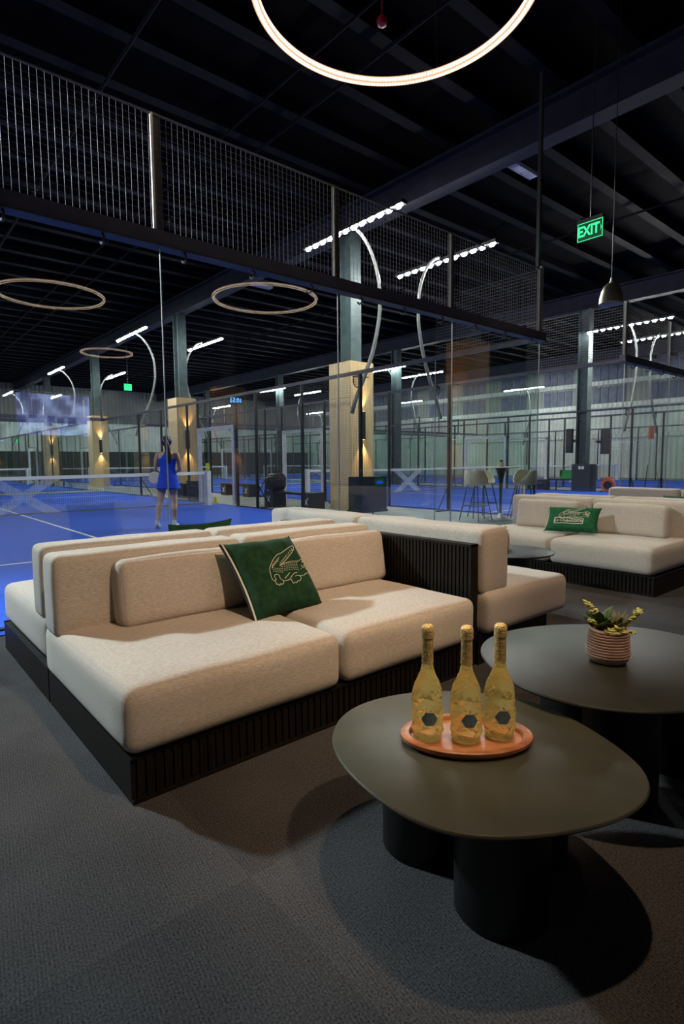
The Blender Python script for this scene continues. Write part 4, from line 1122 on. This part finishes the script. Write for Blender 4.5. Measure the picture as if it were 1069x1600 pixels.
# legs : left one steps out
def leg_(hip, knee, ank, toe):
    B.tube([hip, ((hip[0]+knee[0])/2,(hip[1]+knee[1])/2-.01,(hip[2]+knee[2])/2), knee], [.090,.074,.053], 14)
    k_ = Vector(knee); a = Vector(ank); B.tube([k_, k_+(a-k_)*.3+Vector((0,-.022,0)), k_+(a-k_)*.65, a], [.054,.056,.040,.032], 14)
    B.tube([a, a+(Vector(toe)-a)*.5, toe], [.034,.036,.03], 10)
leg_((-.085,0,.86),(-.165,.02,.47),(-.205,-.05,.10),(-.225,.08,.055))
leg_((.08,0,.86),(.095,.015,.47),(.090,.0,.09),(.095,.14,.035))
body = part('body', B, 'skin', pl_, True)
rm = body.modifiers.new('remesh','REMESH'); rm.mode = 'VOXEL'; rm.voxel_size = .0075; rm.use_smooth_shade = True
sm_ = body.modifiers.new('smooth','SMOOTH'); sm_.iterations = 4; sm_.factor = .5
D = MB()
loft(D, [((0,0,.725),.215,.175),((0,0,.78),.205,.165),((0,0,.86),.185,.145),((0,0,.94),.172,.125),((0,.0,1.03),.138,.103),((0,.0,1.09),.132,.097),((0,0,1.17),.146,.107),((0,0,1.25),.160,.110),((0,.0,1.30),.125,.107),((0,0,1.36),.075,.088),((0,0,1.39),.065,.075)], 28)
for i, v in enumerate(D.v):
    if v[2] < .9:
        a = math.atan2(v[1], v[0]); g_ = 1+.05*math.sin(a*9)*(.9-v[2])/.17; D.v[i] = (v[0]*g_, v[1]*g_, v[2])
part('dress', D, 'dress', pl_, True)
sk = MB(); 
for i in range(28):
    a, b = D.v[i], D.v[(i+1)%28]; sk.add([(a[0]*1.005,a[1]*1.005,a[2]-.006),(b[0]*1.005,b[1]*1.005,b[2]-.006),(b[0]*1.005,b[1]*1.005,b[2]+.012),(a[0]*1.005,a[1]*1.005,a[2]+.012)], [(0,1,2,3)])
part('hem_band', sk, 'dressd', pl_)
H = MB()
loft(H, [((0,-.015,1.50),.060,.065),((0,-.012,1.54),.080,.090),((0,-.005,1.59),.084,.098),((0,0,1.63),.078,.092),((0,.0,1.665),.055,.066),((0,0,1.682),.022,.03)], 18)
H.tube([(.0,-.09,1.60),(.02,-.14,1.58),(.04,-.155,1.50),(.055,-.15,1.40),(.065,-.145,1.30),(.070,-.14,1.21),(.072,-.135,1.16)], [.032,.044,.046,.048,.044,.032,.008], 12)
part('hair', H, 'hair', pl_, True)
part('sun_visor', MB().tube([(0.088*math.cos(a), -.005+.100*math.sin(a), 1.585) for a in [2*PI*i/24 for i in range(25)]], .012, 6), 'dressd', pl_, True)
for (ax, ay, az), (tx, ty_, tz), lab in (((-.205,-.075,.045),(-.235,.12,.030),''), ((.09,-.035,.035),(.10,.17,.030),'')):
    S_ = MB(); d = Vector((tx-ax,ty_-ay,0)).normalized()
    S_.tube([(ax,ay,az+.012),(ax+d.x*.08,ay+d.y*.08,az+.015),(ax+d.x*.19,ay+d.y*.19,tz+.004),(ax+d.x*.225,ay+d.y*.225,tz-.002)], [.036,.046,.042,.022], 12)
    S_.tube([(ax,ay,az+.03),(ax+.0,ay+.02,az+.11)], [.038,.040], 12)
    so = part('shoe', S_, 'shoe', pl_, True)
    part('sole', MB().tube([(ax,ay,az-.012),(ax+d.x*.1,ay+d.y*.1,az-.014),(ax+d.x*.21,ay+d.y*.21,tz-.012)], [.030,.036,.028], 8), 'sole', so, True)
# racket held in the left hand
t = thing('padel_racket', 'cream padel racket held low in front of the person in blue', 'racket', (0,0,0))
t.rotation_euler = (0,0,-math.radians(38)); t.location = (4.27,9.89,0)
hd = MB(); n_ = 24; o_ = [(.10*math.cos(2*PI*i/n_), .11*math.sin(2*PI*i/n_)) for i in range(n_)]
hd.add([(x-.31,.20,z+.93) for x,z in o_]+[(x-.31,.235,z+.93) for x,z in o_], [tuple(range(n_)), tuple(reversed(range(n_,2*n_)))]+[(i,n_+i,n_+(i+1)%n_,(i+1)%n_) for i in range(n_)])
part('head', hd, 'racket', t); part('grip', MB().tube([(-.25,.22,.99),(-.14,.27,1.10)], .016, 10), 'whitemetal', t, True)
